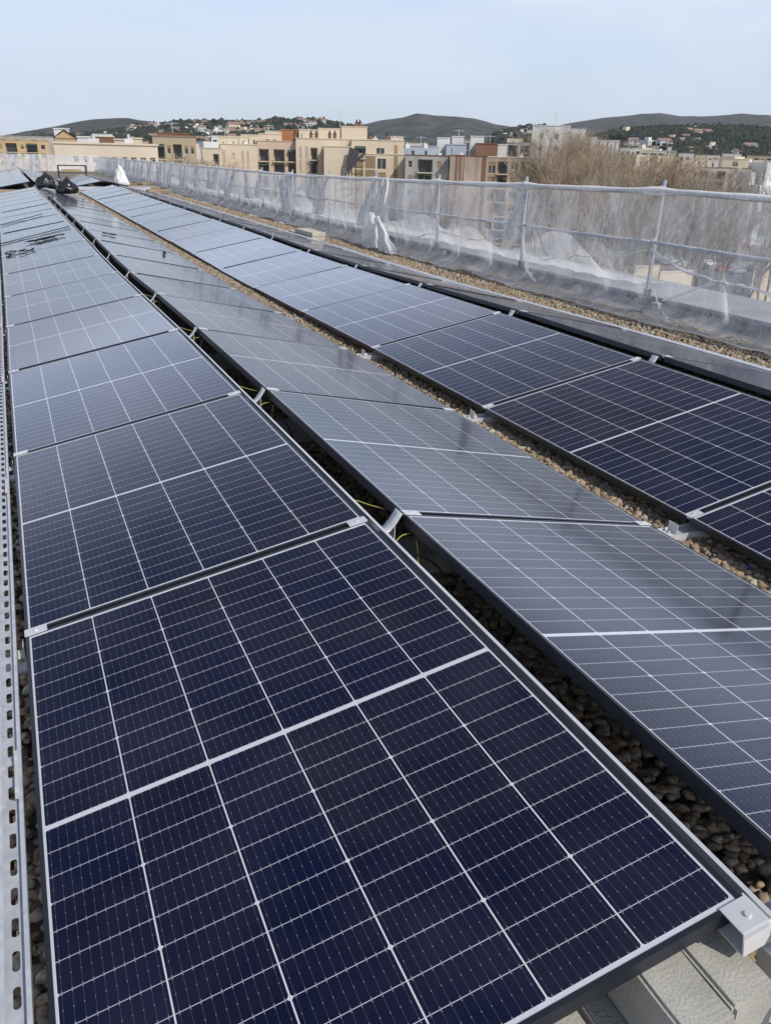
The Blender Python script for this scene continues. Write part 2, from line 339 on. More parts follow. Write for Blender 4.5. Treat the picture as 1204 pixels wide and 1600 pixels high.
def place_panel(row, y0, label, group):
    global first
    o = proto if first else copy_tree(proto); first = False
    xl, sg = ROWX[row]
    o.location = (xl + CW/2, y0 + PITCH/2, SH/2 + (sag(y0)+sag(y0+PITCH))/2 + rnd.uniform(-.002, .002))
    o.rotation_euler = (math.atan2(sag(y0+PITCH)-sag(y0), PITCH) + R(rnd.uniform(-.22, .22)), -sg*TILT + R(rnd.uniform(-.3, .3)), 0)
    tag(o, label, 'solar panel', group)
for row in 'ABCD':
    n = 17 + ROWE[row]
    for k in range(n):
        y = k*PITCH + (.07 if row == 'C' and k >= 9 else 0)
        place_panel(row, y, f'{ROWL[row]}, {ORD[k+1]} from the camera in the {ROWN[row]}', 'solar panels of the near array')
    for k in range(12 if row in 'AB' else 5):
        place_panel(row, 34.0 + k*PITCH + (0 if row in 'AB' else 1.0), f'distant pale solar panel, {ORD[k+1]} beyond the roof gap, {ROWN[row].split()[0]} row', 'solar panels of the far array')
# extra row start: panel C and D before joint 0 are covered by k = 0

# ------------------------------------------------------------------ ridge supports
def ridge_support():
    root = thing('ridge_bracket', 'x', 'bracket'); s = SH
    w_ = MB().strip([(-.035, -.037), (.012, -.037), (.030, -.050), (.055, -.058), (.080, -.052), (.100, -.030), (.118, -.004), (.124, .010)], -.028, .028, .0025)
    wing = w_.build('wing', M['alu'], root, True)
    up = MB().box(.030, -.018, -SH-.10+.02, .070, .018, -.062).box(.018, -.05, -SH-.13, .19, .05, -SH-.10+.018)
    post = up.build('upright', M['alu'], root)
    st = MB().box(.100, -.024, -.10, .1035, .024, -.034).build('side_plate', M['alu'], root)
    return kids(root, wing, post, st)
rb = ridge_support(); fst = True
ORDJ = lambda k: ORD[k] if k < len(ORD) else 'a far'
for (x0, nm, n) in ((CW, 'between the first and second panel rows', 17), (ROWX['C'][0]+CW, 'between the third and fourth panel rows', 18)):
    for k in range(1, n+1):
        o = rb if fst else copy_tree(rb); fst = False
        o.location = (x0, k*PITCH, SH + sag(k*PITCH))
        tag(o, (f'curved aluminium bracket {nm}, {ORDJ(k)} panel joint from camera' if k else 'curved aluminium bracket at the near end of the ridge, above the concrete blocks'), 'bracket', 'ridge brackets')
# valley supports: short base rail with white L bracket
def valley_support():
    root = thing('valley_bracket', 'x', 'bracket')
    base = MB().box(-.16, -.042, -.125, .30, -.037, -.054).box(-.16, -.037, -.125, .30, .037, -.066).box(-.16, .037, -.125, .30, .042, -.054).build('base_rail', M['alu'], root)
    foot = bevel(MB().box(.120, -.027, -.0655, .123, .027, -.016).box(.088, -.027, -.0655, .120, .027, -.062).tube([(.104, 0, -.062), (.104, 0, -.054)], .006, 8).build('foot_plate', M['white_alu'], root), .0008)
    l2 = MB().box(-.02, -.022, -.0655, -.017, .022, -.037).build('foot_plate', M['white_alu'], root)
    return kids(root, base, foot, l2)
vb = valley_support(); fst = True
for k in range(1, 18):
    o = vb if fst else copy_tree(vb); fst = False
    o.location = (2*CW+G1+.012, k*PITCH, sag(k*PITCH)+.001)
    tag(o, f'pale foot bracket in the gravel gap between panel rows, {ORDJ(k)} from the camera', 'bracket', 'brackets in the gravel gap')
# low bracket feet by the tray
def tray_foot():
    root = thing('edge_bracket', 'x', 'bracket')
    b = MB().box(-.14, -.03, -.125, .2, .03, -.11).build('base_rail', M['alu'], root)
    p = MB().box(-.012, -.024, -.11, -.008, .024, -.03).box(-.03, -.024, -.07, -.012, .024, -.066).build('foot_plate', M['white_alu'], root)
    return kids(root, b, p)
tf = tray_foot(); fst = True
for k in range(0, 9):
    o = tf if fst else copy_tree(tf); fst = False
    o.location = (0, k*PITCH - (.0 if k else -.02), sag(k*PITCH))
    tag(o, f'small aluminium bracket between tray and first row, {ORDJ(k)} joint from camera' if k else 'small aluminium bracket by the tray at the near panel end', 'bracket', 'brackets beside the tray')
# long thin rails beside the raised edge of row one
for k in range(9):
    y0 = -.32 if k == 0 else k*2*PITCH - .3; y1 = (k+1)*2*PITCH - .304
    z = SH - .014; m_ = MB()
    n = 6
    for i in range(n):
        ya, yb = y0+(y1-y0)*i/n, y0+(y1-y0)*(i+1)/n
        za, zb = z+sag(ya), z+sag(yb)
        x = CW+.027
        for (xa, xb, d0, d1) in ((x, x+.0022, -.055, 0), (x+.0022, x+.010, -.0022, 0), (x-.014, x, -.055, -.0525)):
            b_ = len(m_.v); m_.v += [(xa, ya, za+d0), (xb, ya, za+d0), (xb, yb, zb+d0), (xa, yb, zb+d0), (xa, ya, za+d1), (xb, ya, za+d1), (xb, yb, zb+d1), (xa, yb, zb+d1)]
            for f in ((0, 3, 2, 1), (4, 5, 6, 7), (0, 1, 5, 4), (1, 2, 6, 5), (2, 3, 7, 6), (3, 0, 4, 7)): m_.f.append(tuple(b_+i_ for i_ in f)); m_.mi.append(0)
    tag(m_.build('edge_rail', M['alu']), f'thin aluminium edge rail along the ridge, {ORD[k+1]} length from the camera', 'rail', 'edge rails along the first ridge')
# lidded tray along the foot of the fourth row
for k in range(8):
    y0 = .6+k*4; y1 = y0+3.994; m_ = MB(); x = ROWX['D'][0]+CW+.012
    T = Matrix.Translation((0, y0, sag(y0)-.012)) @ Matrix.Rotation(math.atan2(sag(y1)-sag(y0), 4), 4, 'X')
    m_.box(x, 0, -.060, x+.0015, 3.994, 0, T).box(x+.105, 0, -.060, x+.1065, 3.994, 0, T)
    m_.box(x-.003, 0, .0005, x+.030, 3.994, .003, T).box(x+.030, 0, -.006, x+.045, 3.994, -.003, T).box(x+.045, 0, .0005, x+.110, 3.994, .003, T)
    tag(m_.build('lidded_tray', M['galv']), f'pale lidded cable tray along the foot of the fourth row, {ORD[k+1]} length from camera', 'cable tray', 'lidded trays beside the gravel strip')

# ------------------------------------------------------------------ perforated cable tray
def tray_mesh(L=2.0, n=25):
    m_ = MB(); p = L/n; x0, x1 = -.080, -.030; s0, s1 = -.061, -.047; z = -.046; r = (s1-s0)/2; t = .0015
    for i in range(n):
        ya = i*p; yb = ya+p; c0 = ya+.016; c1 = yb-.016
        # outline of the slot
        sl = []
        for k in range(7): an = math.pi*k/6; sl.append(((s0+s1)/2 + r*math.cos(an), c1-r + r*math.sin(an)))
        for k in range(7): an = math.pi + math.pi*k/6; sl.append(((s0+s1)/2 + r*math.cos(an), c0+r + r*math.sin(an)))
        for zz, rev in ((z, 0), (z-t, 1)):
            def q(*P):
                P = [(x, y, zz) for x, y in P]; m_.quad(*(P[::-1] if rev else P))
            q((x0, ya), (s0, c0+r), (s0, c1-r), (x0, yb)); q((s1, c0+r), (x1, ya), (x1, yb), (s1, c1-r))
            top = sl[0:7]; bot = sl[7:14]
            q(*( [(x1, yb)] + [(x0, yb)] + top[::-1])); q(*([(x0, ya)] + [(x1, ya)] + bot[::-1]))
        for k in range(14):
            (xa, y_a), (xb, y_b) = sl[k], sl[(k+1) % 14]; m_.quad((xa, y_a, z), (xb, y_b, z), (xb, y_b, z-t), (xa, y_a, z-t))
    m_.box(x0-.002, 0, z-t, x0, L, z+.020).box(x0, 0, z+.0188, x0+.008, L, z+.020)
    m_.box(x1, 0, z-t, x1+.002, L, z+.020).box(x1-.007, 0, z+.0188, x1, L, z+.020)
    return m_.mesh('cable_tray', M['galv'])
TM = tray_mesh()
cpl = MB().box(-.044, -.09, -.0255, -.036, .09, -.023).box(-.078, -.085, -.0455, -.066, .085, -.0440).tube([(-.040, -.06, -.023), (-.040, -.06, -.017)], .005, 6).tube([(-.040, .06, -.023), (-.040, .06, -.017)], .005, 6).tube([(-.072, .06, -.044), (-.072, .06, -.038)], .005, 6).mesh('coupler', M['alu'])
for k in range(15):
    root = thing('cable_tray', f'perforated galvanised cable tray left of the first row, {ORD[k+1]} length from the camera', 'cable tray', (0, -.9+k*2.0, sag(-.9+k*2)+.01), (math.atan2(sag(1.1+k*2)-sag(-.9+k*2), 2), 0, 0), 'lengths of the cable tray')
    link('channel', TM, root)
    if k: link('coupler', cpl, root)

# ------------------------------------------------------------------ ballast blocks
def block_obj(loc, size, rz, label, seed, group=None):
    m_ = MB(); x, y, z = size; nx, ny, nz = 4, 8, 2
    bm = bmesh.new(); bmesh.ops.create_cube(bm, size=1)
    bmesh.ops.scale(bm, vec=(x, y, z), verts=bm.verts)
    bmesh.ops.bevel(bm, geom=bm.edges[:], offset=.006, segments=2, affect='EDGES')
    bmesh.ops.subdivide_edges(bm, edges=[e for e in bm.edges if e.calc_length() > .05], cuts=5, use_grid_fill=True)
    for v in bm.verts:
        q = mnoise.noise_vector(v.co*22 + Vector((seed, 0, 0))); v.co += q*.0016
    me = bpy.data.meshes.new('concrete_block'); bm.to_mesh(me); bm.free(); me.materials.append(M['block'])
    o = link('concrete_block', me, None, loc, (0, 0, rz)); return tag(o, label, 'concrete block', group)
for k in range(1, 4):
    block_obj((CW+.24, (.62, 1.93, 3.62, 5.4)[k], ZR+.045), (.50, .20, .11), R(3), f'weathered concrete ballast block under the ridge, {ORD[k]} from the camera', k*3.1, 'ballast blocks under the ridge')
block_obj((1.061, .11, .0665), (.1000, .40, .125), R(.5), 'grey concrete block under the near panel corner, rightmost upper one', 20)
block_obj((.9605, .10, .0645), (.1000, .40, .125), R(-.3), 'mossy grey concrete block under the near panel corner, left upper one', 25)
block_obj((.985, .10, -.065), (.245, .42, .125), R(0), 'concrete block underneath the two upper blocks at the near corner', 35)
block_obj((.745, .06, -.068), (.22, .36, .115), R(2), 'pale low concrete block beneath the near panel edge, leftmost', 31)
# end clamp and plate at the near corner of row one
root = thing('end_bracket', 'shiny end clamp with bolt and cream plate at the near panel corner', 'bracket', (CW, 0, SH), (0, -TILT, 0))
bevel(MB().box(-.050, -.034, .001, .004, .020, .004).box(-.050, -.036, -.012, .004, -.0342, .004).tube([(-.018, -.012, .004), (-.018, -.012, .009)], .006, 10).build('clamp', M['alu'], root), .0008)
bevel(MB().box(-.046, -.034, -.060, .012, -.030, -.002).box(.008, -.0298, -.060, .012, .03, -.006).box(-.046, -.0298, -.060, .0078, .03, -.057).build('end_plate', M['white_alu'], root), .001)
MB().strip([(.012, -.055), (.03, -.066), (.055, -.078), (.080, -.080), (.105, -.066), (.125, -.040), (.137, -.022)], -.034, .034, .0025).build('wing', M['alu'], root, True)
MB().box(.045, -.02, -.34, .080, .02, -.082).build('upright', M['alu'], root)

# ------------------------------------------------------------------ gravel
def icos(sub):
    bm = bmesh.new(); bmesh.ops.create_icosphere(bm, subdivisions=sub, radius=1); bm.verts.ensure_lookup_table()
    v = np.array([q.co[:] for q in bm.verts]); f = np.array([[q.index for q in p.verts] for p in bm.faces]); bm.free(); return v, f
def stones(zones, name, label, seed):
    rg = np.random.default_rng(seed); VV = []; FF = []; off = 0
    for (x0, x1, y0, y1, dens, s0, s1, sub) in zones:
        bv, bf = icos(sub); n = int((x1-x0)*(y1-y0)*dens)
        px = rg.uniform(x0, x1, n); py = rg.uniform(y0, y1, n); sc = rg.uniform(s0, s1, n)
        ax = sc[:, None]*np.stack([rg.uniform(.8, 1.4, n), rg.uniform(.75, 1.1, n), rg.uniform(.45, .8, n)], 1)
        V = bv[None]*(1+rg.normal(0, .17, (n, len(bv), 1)))*ax[:, None, :]
        t = rg.uniform(0, 6.28, n); ct, st_ = np.cos(t), np.sin(t); tl = rg.normal(0, .35, n); c2, s2 = np.cos(tl), np.sin(tl)
        X, Y, Z = V[..., 0], V[..., 1], V[..., 2]
        X, Z = X*c2[:, None]+Z*s2[:, None], -X*s2[:, None]+Z*c2[:, None]
        X, Y = X*ct[:, None]-Y*st_[:, None], X*st_[:, None]+Y*ct[:, None]
        zz = ZR + rg.uniform(-.004, .016, n) + (.034*np.clip(1-((px-2.49)/.26)**2, 0, 1) if x0 > 2 and x0 < 2.5 else 0)
        V = np.stack([X+px[:, None], Y+py[:, None], Z+zz[:, None]], -1).reshape(-1, 3)
        F = (bf[None]+(np.arange(n)*len(bv))[:, None, None]).reshape(-1, 3)+off; off += len(V); VV.append(V); FF.append(F)
    V = np.concatenate(VV); F = np.concatenate(FF); me = bpy.data.meshes.new(name)
    me.vertices.add(len(V)); me.vertices.foreach_set('co', V.ravel()); me.loops.add(F.size); me.loops.foreach_set('vertex_index', F.ravel().astype(np.int32))
    me.polygons.add(len(F)); me.polygons.foreach_set('loop_start', np.arange(0, F.size, 3, dtype=np.int32)); me.polygons.foreach_set('loop_total', np.full(len(F), 3, dtype=np.int32))
    me.polygons.foreach_set('use_smooth', np.ones(len(F), bool)); me.update(calc_edges=True); me.materials.append(M['stone'])
    return tag(link(name, me), label, 'gravel', kind='stuff')
stones([(.95, 1.95, -.7, 1.8, 2300, .012, .021, 2), (1.0, 1.9, 1.8, 6, 1900, .012, .020, 1), (-.42, .08, -.3, 3, 1900, .010, .018, 2), (-.3, .05, 3, 8, 1500, .010, .018, 1),
        (2.2, 2.85, .5, 3.6, 3600, .010, .019, 2), (2.2, 2.8, 3.6, 15, 2800, .010, .019, 1), (2.2, 2.75, 15, 30, 900, .014, .024, 1),
        (4.75, 6.3, 2.5, 9, 1800, .011, .019, 1), (4.8, 6.3, 9, 20, 1000, .014, .024, 1), (4.8, 6.3, 20, 40, 350, .02, .035, 1)],
       'gravel', 'brown river gravel filling the gaps between the panel rows', 3)
# ------------------------------------------------------------------ parapet
root = thing('parapet', 'low grey roof parapet with wide pale coping behind the netting', 'parapet')
m_ = MB()
for k in range(12):
    y0 = -2+k*5.2; m_.box(6.32, y0, -.5, 7.2, y0+5.2, .010 + 0)
m_.build('upstand', M['membrane'], root)
for k in range(24):
    y0 = -2+k*2.6; dz = rnd.uniform(-.004, .006)
    bevel(MB().box(6.30, y0+.006, .012+dz, 7.28, y0+2.594, .052+dz).build('coping_slab', M['coping'], root), .006)
MB().box(7.0, -8, -21, 7.2, 62, -.5).box(-14, 61.8, -21, 7.0, 62, -.5).build('outer_wall', M['cream2'], root)
tag(MB().strip([(6.13, ZR+.004), (6.18, ZR+.015), (6.24, ZR+.03), (6.30, ZR+.07), (6.315, -.01)], -2, 61, .004).build('roofing_felt', M['membrane']), 'grey roofing felt strip turned up along the parapet foot', 'roofing felt')
# ------------------------------------------------------------------ guard rail
def zr(y):
    t = [(-5, 1.1), (6, 1.1), (9, 1.05), (11.5, 1.0), (18, .9), (30, .86), (70, .74)]
    for (a_, u_), (b_, v_) in zip(t, t[1:]):
        if y <= b_: return u_+(v_-u_)*(y-a_)/(b_-a_)
    return .74
XP = 6.2; posts = [1.5+2.47*i for i in range(24)]
for i, y in enumerate(posts):
    root = thing('guard_post', f'galvanised guard rail post wrapped in netting, {ORD[min(i, 20)] if i else "nearest"} along the parapet' if i < 21 else 'far guard rail post at the distant roof corner', 'post', (XP, y, ZR), (0, R(rnd.uniform(-1.5, 1.5)), R(rnd.uniform(-5, 5))), 'guard rail posts')
    hh = zr(y)-ZR
    MB().box(-.016, -.016, 0, .016, .016, hh+.10).build('upright', M['post'], root)
    MB().box(-.05, -.04, 0, .05, .04, .02).box(-.028, -.028, .02, .028, .028, .26).build('base_socket', M['iron'], root)
    MB().box(-.034, -.03, hh-.04, -.017, .03, hh+.05).build('hook', M['galv'], root); MB().box(-.034, -.03, (hh)*.60-.04, -.017, .03, hh*.60+.04).build('hook', M['galv'], root)
    bevel(block_obj((XP-.02+.11, y-.10, ZR+.07), (.09, .12, .13), R(rnd.uniform(-9, 9)), f'small rough concrete block at the foot of the {ORD[min(i+1,20)]} guard post', i*2.3, 'blocks at the feet of the guard posts'), .004) if 1 <= i <= 5 else None
for lv, nm in ((1.0, 'top'), (.60, 'middle')):
    for i in range(len(posts)-1):
        ya, yb = posts[i], posts[i+1]; pts = []
        for k in range(9):
            y = ya-.06+(yb-ya+.05)*k/8; t = k/8
            pts.append((XP-.045+rnd.uniform(-.003, .003), y, ZR+(zr(y)-ZR)*lv - .018*math.sin(math.pi*t)*(1 if lv == 1 else .5)))
        tag(MB().tube(pts, .022 if lv == 1 else .016, 8).build('guard_rail', M['rail'], None, True), f'{nm} guard rail tube between {ORD[min(i+1, 20)]} and next post from the camera', 'rail', f'{nm} guard rails')
# ------------------------------------------------------------------ netting
def nn(x, y, z): return mnoise.noise(Vector((x, y, z)))
def smoothstep_(t): return t*t*(3-2*t)
net = MB(); P = []
Yn = [ -1+i*.07 for i in range(int(62/.07))]
for y in Yn:
    row = []; zt = zr(y)+.02; ph = (y-1.5)/2.47
    for j in range(23):
        s = j/22
        amp = .012+.10*s**1.3
        f = math.sin(y*7+2.2*nn(y*.6, 0, 3)+s*2.4)*.35 + nn(y*1.9, s*1.1, 0)*1.1 + nn(y*5.5+s*3.2, s*2, 7)*.55
        if s < .84:
            t = s/.84; x = XP-.018 - .10*smoothstep_(t) + amp*f*min(1,.12+t*t*1.6); z = zt + (.02-zt)*t
            
        else:
            t = (s-.84)/.16; x = XP-.118 - .31*t*(1+.6*nn(y*.9, 0, 9)) + amp*f*(1-.5*t); z = .02 + (ZR+.03-.02)*min(1, t*1.6) + .02*abs(f)
        row.append((x, y + .10*s*nn(y*1.3, s, 5), z))
    P.append(row)
net.grid(P)
dn = thing('debris_net', 'long translucent white debris netting hung along the guard rails', 'netting')
net.build('net_sheet', M['net'], dn, True)
# second loose layer lying over the coping, from the middle rail outwards
P = []
for i in range(int(52/.09)):
    y = 7.2+i*.09; row = []
    for j in range(15):
        s = j/14; f = nn(y*1.6, s*2.5, 11)+.6*nn(y*4.5, s*5, 2)
        x = XP-.02+.75*s**1.2+.06*f; z = .50*max(0, 1-s*2.0)**1.4*(.6+.8*nn(y*.8, 0, 4)) + .075+.06*abs(f)
        row.append((x, y+.3*s*nn(y*.5, 0, 6), z))
    P.append(row)
MB().grid(P).build('loose_layer', M['net'], dn, True)
# gathers: pleated tails that fall from the rails at each post
def gather(y, w0, w1, zt, zb, lean, mat_, seed, xo=0):
    m2 = MB(); P = []
    for i in range(22):
        s = i/21; row = []
        for j in range(17):
            t = j/16-.5; wdt = w0+(w1-w0)*s**1.4
            yy = y+lean*s+t*wdt+.03*nn(s*3, seed, j*.1)
            xx = XP-.10-.12*s+xo + (.018+.055*s)*math.sin(t*26+seed+2*s)+.04*nn(s*4, t*5, seed)
            row.append((xx, yy, zt+(zb-zt)*s))
        P.append(row)
    m2.grid(P).build('net_gather', mat_, dn, True)
for i, y in enumerate(posts[3:22]):
    if i == 1: continue
    z = zr(y); l = rnd.uniform(-.5, .35)
    gather(y+rnd.uniform(-.15, .15), .04, rnd.uniform(.15, .55), z+.02, z*rnd.uniform(.1, .45), -l-.15, M['net'], i*1.7, .02)
    if i > 3: gather(y+rnd.uniform(.5, 1.8), .10, rnd.uniform(.25, .7), z-.05, z*rnd.uniform(0, .3), -rnd.uniform(.2, .9), M['net'], i*2.9, .02)
# hem wrapped loosely over the top rail
P = []
for i in range(int(60/.1)):
    y = -1+i*.1; r_ = .027+.010*nn(y*2.2, 0, 0)+.02*max(0, math.cos((y-1.5)/2.47*2*math.pi))**8
    P.append([(XP-.05+r_*math.cos(t*math.pi/4), y, zr(y)-.006+.6*r_*0+r_*math.sin(t*math.pi/4)) for t in range(9)])
MB().grid(P).build('top_hem', M['net_dense'], dn, True)
# twisted net ropes near the camera
def rope(pts, r, mat_=M['net_solid']):
    out = []
    for i in range(len(pts)-1):
        a_, b_ = Vector(pts[i]), Vector(pts[i+1])
        for k in range(8):
            q = a_.lerp(b_, k/8); q += Vector((nn(q.y*5, 0, i), nn(q.y*4, 3, i), nn(q.y*6, 8, i)))*.02; out.append(q)
    out.append(Vector(pts[-1])); m2 = MB(); m2.tube(out, r, 6, r*.6); m2.build('net_rope', mat_, dn, True)
def px(u, v, x):
    d = ray(u, v); return CAMP + d*((x-CAMP.x)/d.x)
rope([px(1015, 388, 6.1), px(1060, 420, 6.12), px(1120, 440, 6.1), px(1204, 458, 6.08), px(1260, 470, 6.05)], .014)
rope([px(1035, 470, 6.1), px(1075, 455, 6.1), px(1120, 440, 6.1), px(1165, 448, 6.1), px(1230, 470, 6.1)], .012)
rope([px(1020, 396, 6.12), px(1070, 425, 6.1), px(1130, 443, 6.1)], .010)
rope([px(825, 395, 6.1), px(850, 405, 6.1), px(900, 400, 6.1), px(960, 402, 6.1), px(1015, 390, 6.1)], .010)
rope([px(640, 372, 6.1), px(690, 362, 6.1), px(740, 375, 6.1), px(800, 372, 6.1)], .012)
rope([px(836, 440, 6.1), px(822, 420, 6.1), px(820, 400, 6.1)], .012)
rope([px(1020, 450, 6.1), px(1030, 480, 6.1), px(1042, 500, 6.05)], .009)
# heavy bunch of netting
yb = px(597, 380, 6.0).y
gather(yb, .05, .30, zr(yb)+.02, .30, -.10, M['net_dense'], 31, -.03)
gather(yb+.12, .04, .22, zr(yb)+.02, .34, .05, M['net'], 35, -.06)
gather(yb-.25, .10, .55, .42, ZR+.05, -.75, M['net_dense'], 37, -.30)
gather(yb-.05, .20, .60, .40, ZR+.06, -.10, M['net_dense'], 41, -.26)
def lump(name, loc, size, mat_, seed, parent=None, amp=.25, fr_=2.2, sub=4, flat=True, ex=1.0):
    bm = bmesh.new(); bmesh.ops.create_icosphere(bm, subdivisions=sub, radius=1)
    for v in bm.verts:
        q = v.co.normalized(); k = 1+amp*mnoise.noise(q*fr_+Vector((seed, 0, 0)))+amp*.55*abs(mnoise.noise(q*fr_*2.7+Vector((0, seed, 0))))
        c_ = q*k; z = c_.z
        if flat and z < -.55: z = -.55
        taper = 1-(1-ex)*max(0, z)
        v.co = Vector((c_.x*size[0]*taper, c_.y*size[1]*taper, (z+.55 if flat else z)*size[2]))
    me = bpy.data.meshes.new(name); bm.to_mesh(me); bm.free(); me.materials.append(mat_); me.polygons.foreach_set('use_smooth', [True]*len(me.polygons))
    return link(name, me, parent, loc)
lump('net_bundle', (5.80, yb, ZR+.02), (.13, .27, .34), M['net_solid'], 4, dn, .40, 3, 4, True, .35)
# netting across the far end of the roof
P = []
for i in range(180):
    x = 6.2-i*.11; P.append([(x, 60.6+.15*nn(x*1.5, s/8, 0), .90+sag(60)-s/8*1.05) for s in range(9)])
fn = MB().grid(P).build('end_net', M['net_dense'], None, True); tag(fn, 'grey debris netting across the far end of the roof', 'netting')
for i in range(7):
    root = tag(MB().box(-.02, -.02, 0, .02, .02, 1.1).build('guard_post', M['galv'], None, False, (5.5-i*2.4, 60.4, ZR)), f'guard post of the far end netting, {ORD[i+1]} from the parapet corner', 'post', 'guard posts at the far end')

# ------------------------------------------------------------------ loose things on the roof
def bag(loc, size, seed, label):
    root = thing('rubbish_bag', label, 'rubbish bag', loc, (0, 0, 0))
    lump('sack', (0, 0, 0), size, M['plastic'], seed, root, .30, 2.6, 4, True, .75)
    MB().tube([(0, 0, size[2]*1.45), (.02, 0, size[2]*1.62), (.05, .02, size[2]*1.75)], .05, 7, .07).build('knot', M['plastic'], root, True)
bag((1.42, 29.0, SH-.05), (.30, .28, .23), 2, 'black plastic rubbish bag on the ridge, left of the pair')
bag((1.93, 27.4, SH-.15), (.29, .30, .24), 9, 'larger glossy black rubbish bag on the second row, right of the pair')
def tangle(seed, x0, x1, y0, y1, n, row, r=.006):
    g = random.Random(seed); m2 = MB()
    for i in range(n):
        cx, cy = g.uniform(x0, x1), g.uniform(y0, y1); rx, ry = g.uniform(.07, .20), g.uniform(.04, .13); a0 = g.uniform(0, 6.28); pts = []
        for k in range(26):
            an = a0+k/25*g.uniform(4.5, 7.5); x = cx+rx*math.cos(an)*(1+.2*math.sin(an*2.3)); y = cy+ry*math.sin(an)
            x = max(.05, min(1.05, x)) if row == 'A' else max(1.33, min(2.3, x))
            zz = x*math.tan(TILT) if row == 'A' else SH-(x-CW-G1)*math.tan(TILT)
            pts.append((x, y, zz+sag(y)+.012+.02*g.random()))
        m2.tube(pts, r, 5)
    return m2
tag(tangle(3, .50, .74, 13.05, 13.25, 5, 'A', .0045).build('cable_coil', M['black'], None, True), 'tangled black cable coil on the first row of panels', 'cable')
m2 = tangle(5, .1, .3, 11.7, 12.3, 2, 'A', .005)
tag(m2.build('cable_coil', M['black'], None, True), 'loose black cables by the tray edge of the first row', 'cable')
tag(tangle(8, 1.55, 1.6, 13.3, 13.4, 1, 'B', .004).build('cable_loop', M['black'], None, True), 'thin wire loop lying on the second row of panels', 'cable')
for q_ in (0, 1):
  m2 = MB()
  if q_: pts = [(x, 17.2+.8*(x), x*math.tan(TILT)+sag(17)+.02) for x in (.02, .25, .5, .8)]; 
  else: pts = [(x, 13.8+.5*x, x*math.tan(TILT)+sag(14)+.015) for x in (.0, .4, .8, 1.05)]
  m2.tube(pts, .007, 6)
  tag(m2.build('cable_run', M['black'], None, True), ['straight black cable crossing the first row just beyond the coil', 'short black cable crossing the first row near its far end'][q_], 'cable')
zz = SH-(2.1-CW-G1)*math.tan(TILT)+sag(12)
tag(MB().box(2.07, 11.6, zz, 2.11, 11.65, zz+.03).tube([(2.09, 11.62, zz+.03), (2.09, 11.62, zz+.05)], .012, 8).build('junction_box', M['black']), 'tiny black box lying on the second row of panels', 'box')
# earth wires at the ridge joints
g = random.Random(4)
for k in range(1, 5):
    root = thing('earth_wire', f'yellow green earth wire by the {ORD[k]} ridge bracket from the camera', 'wire', (CW, k*PITCH, SH+sag(k*PITCH)), (0, 0, 0), 'earth wires at the ridge brackets')
    def wire(pts, r, mm):
        P_ = [Vector(p) for p in pts]; out = []
        for i in range(len(P_)-1):
            p0 = P_[max(i-1, 0)]; p1 = P_[i]; p2 = P_[i+1]; p3 = P_[min(i+2, len(P_)-1)]
            for j in range(6):
                t = j/6; out.append(.5*((2*p1)+(-p0+p2)*t+(2*p0-5*p1+4*p2-p3)*t*t+(-p0+3*p1-3*p2+p3)*t**3))
        out.append(P_[-1]); return MB().tube(out, r, 6).build('strand', mm, root, True)
    wire([(.01, .20, -.05), (.05, .24, -.035), (.10, .20, -.045), (.14, .16, -.05)], .0021, M['yellow'])
    wire([(.06, .06, -.12), (.055, .02, -.06), (.065, -.01, -.07)], .0021, M['yellow'])
    wire([(.03, -.09, -.10), (.06, -.10, -.07), (.10, -.08, -.05), (.14, -.07, -.05)], .0021, M['yellow'])
    wire([(.14, -.12, -.05), (.10, -.22, -.10), (.05, -.26, -.12)], .0021, M['yellow'])
    wire([(.05, -.12, -.12), (.12, -.18, -.08), (.17, -.28, -.12), (.17, -.40, -.25), (.12, -.45, -.33)], .0045, M['black'])
# blue scrap among the gravel
sp_ = at_z(1163, 895, ZR+.02)
tag(lump('plastic_scrap', (sp_.x, sp_.y, ZR+.042), (.013, .017, .010), mat('blue_plastic', (.03, .10, .50), None, 5, .4), 3, None, .5, 3, 2), 'tiny scrap of blue plastic among the gravel stones', 'litter')
# timber boards near the netting
for i, (u, v, L, rz, dz) in enumerate([(205, 287, 1.1, 20, 0), (222, 291, 1.0, -15, .05), (236, 293, 1.2, 8, .02), (228, 286, .8, 40, .12), (195, 283, .9, -30, .06), (248, 297, .8, 5, .06)]):
    p = at_z(u, v, ZR+.08+dz)
    root = thing('timber_pallet' if i in (1, 2) else 'timber_board', f'pale timber offcut, {ORD[i+1]} in the heap beside the far netting', 'timber', (p.x, p.y, ZR+.02+dz), (R(rnd.uniform(-5, 5)), 0, R(rz)), 'timber heap near the netting')
    MB().box(-L/2, -.15, .03, L/2, .15, .07).build('board', M['wood'], root)
    MB().box(-L/2+.05, -.16, 0, -L/2+.12, .16, .03).box(L/2-.12, -.16, 0, L/2-.05, .16, .03).build('batten', M['wood'], root)
# pale masonry block stack by parapet
p = at_z(488, 377, ZR)
for i, (dx, dy, dz) in enumerate([(0, 0, 0), (0, 0, .075), (.02, .52, 0), (.0, .51, .075), (.02, 1.05, .0)]):
    o = tag(bevel(MB().box(-.13, -.24, 0, .13, .24, .07).build('masonry_block', M['brick'], None, False, (p.x+.1+dx, p.y+.2+dy, ZR+.01+dz), (0, 0, R(rnd.uniform(-4, 4)))), .005), f'pale masonry block by the parapet, {("near bottom", "near top", "middle bottom", "middle top", "far single")[i]} of the stack', 'masonry block', 'masonry blocks by the parapet')
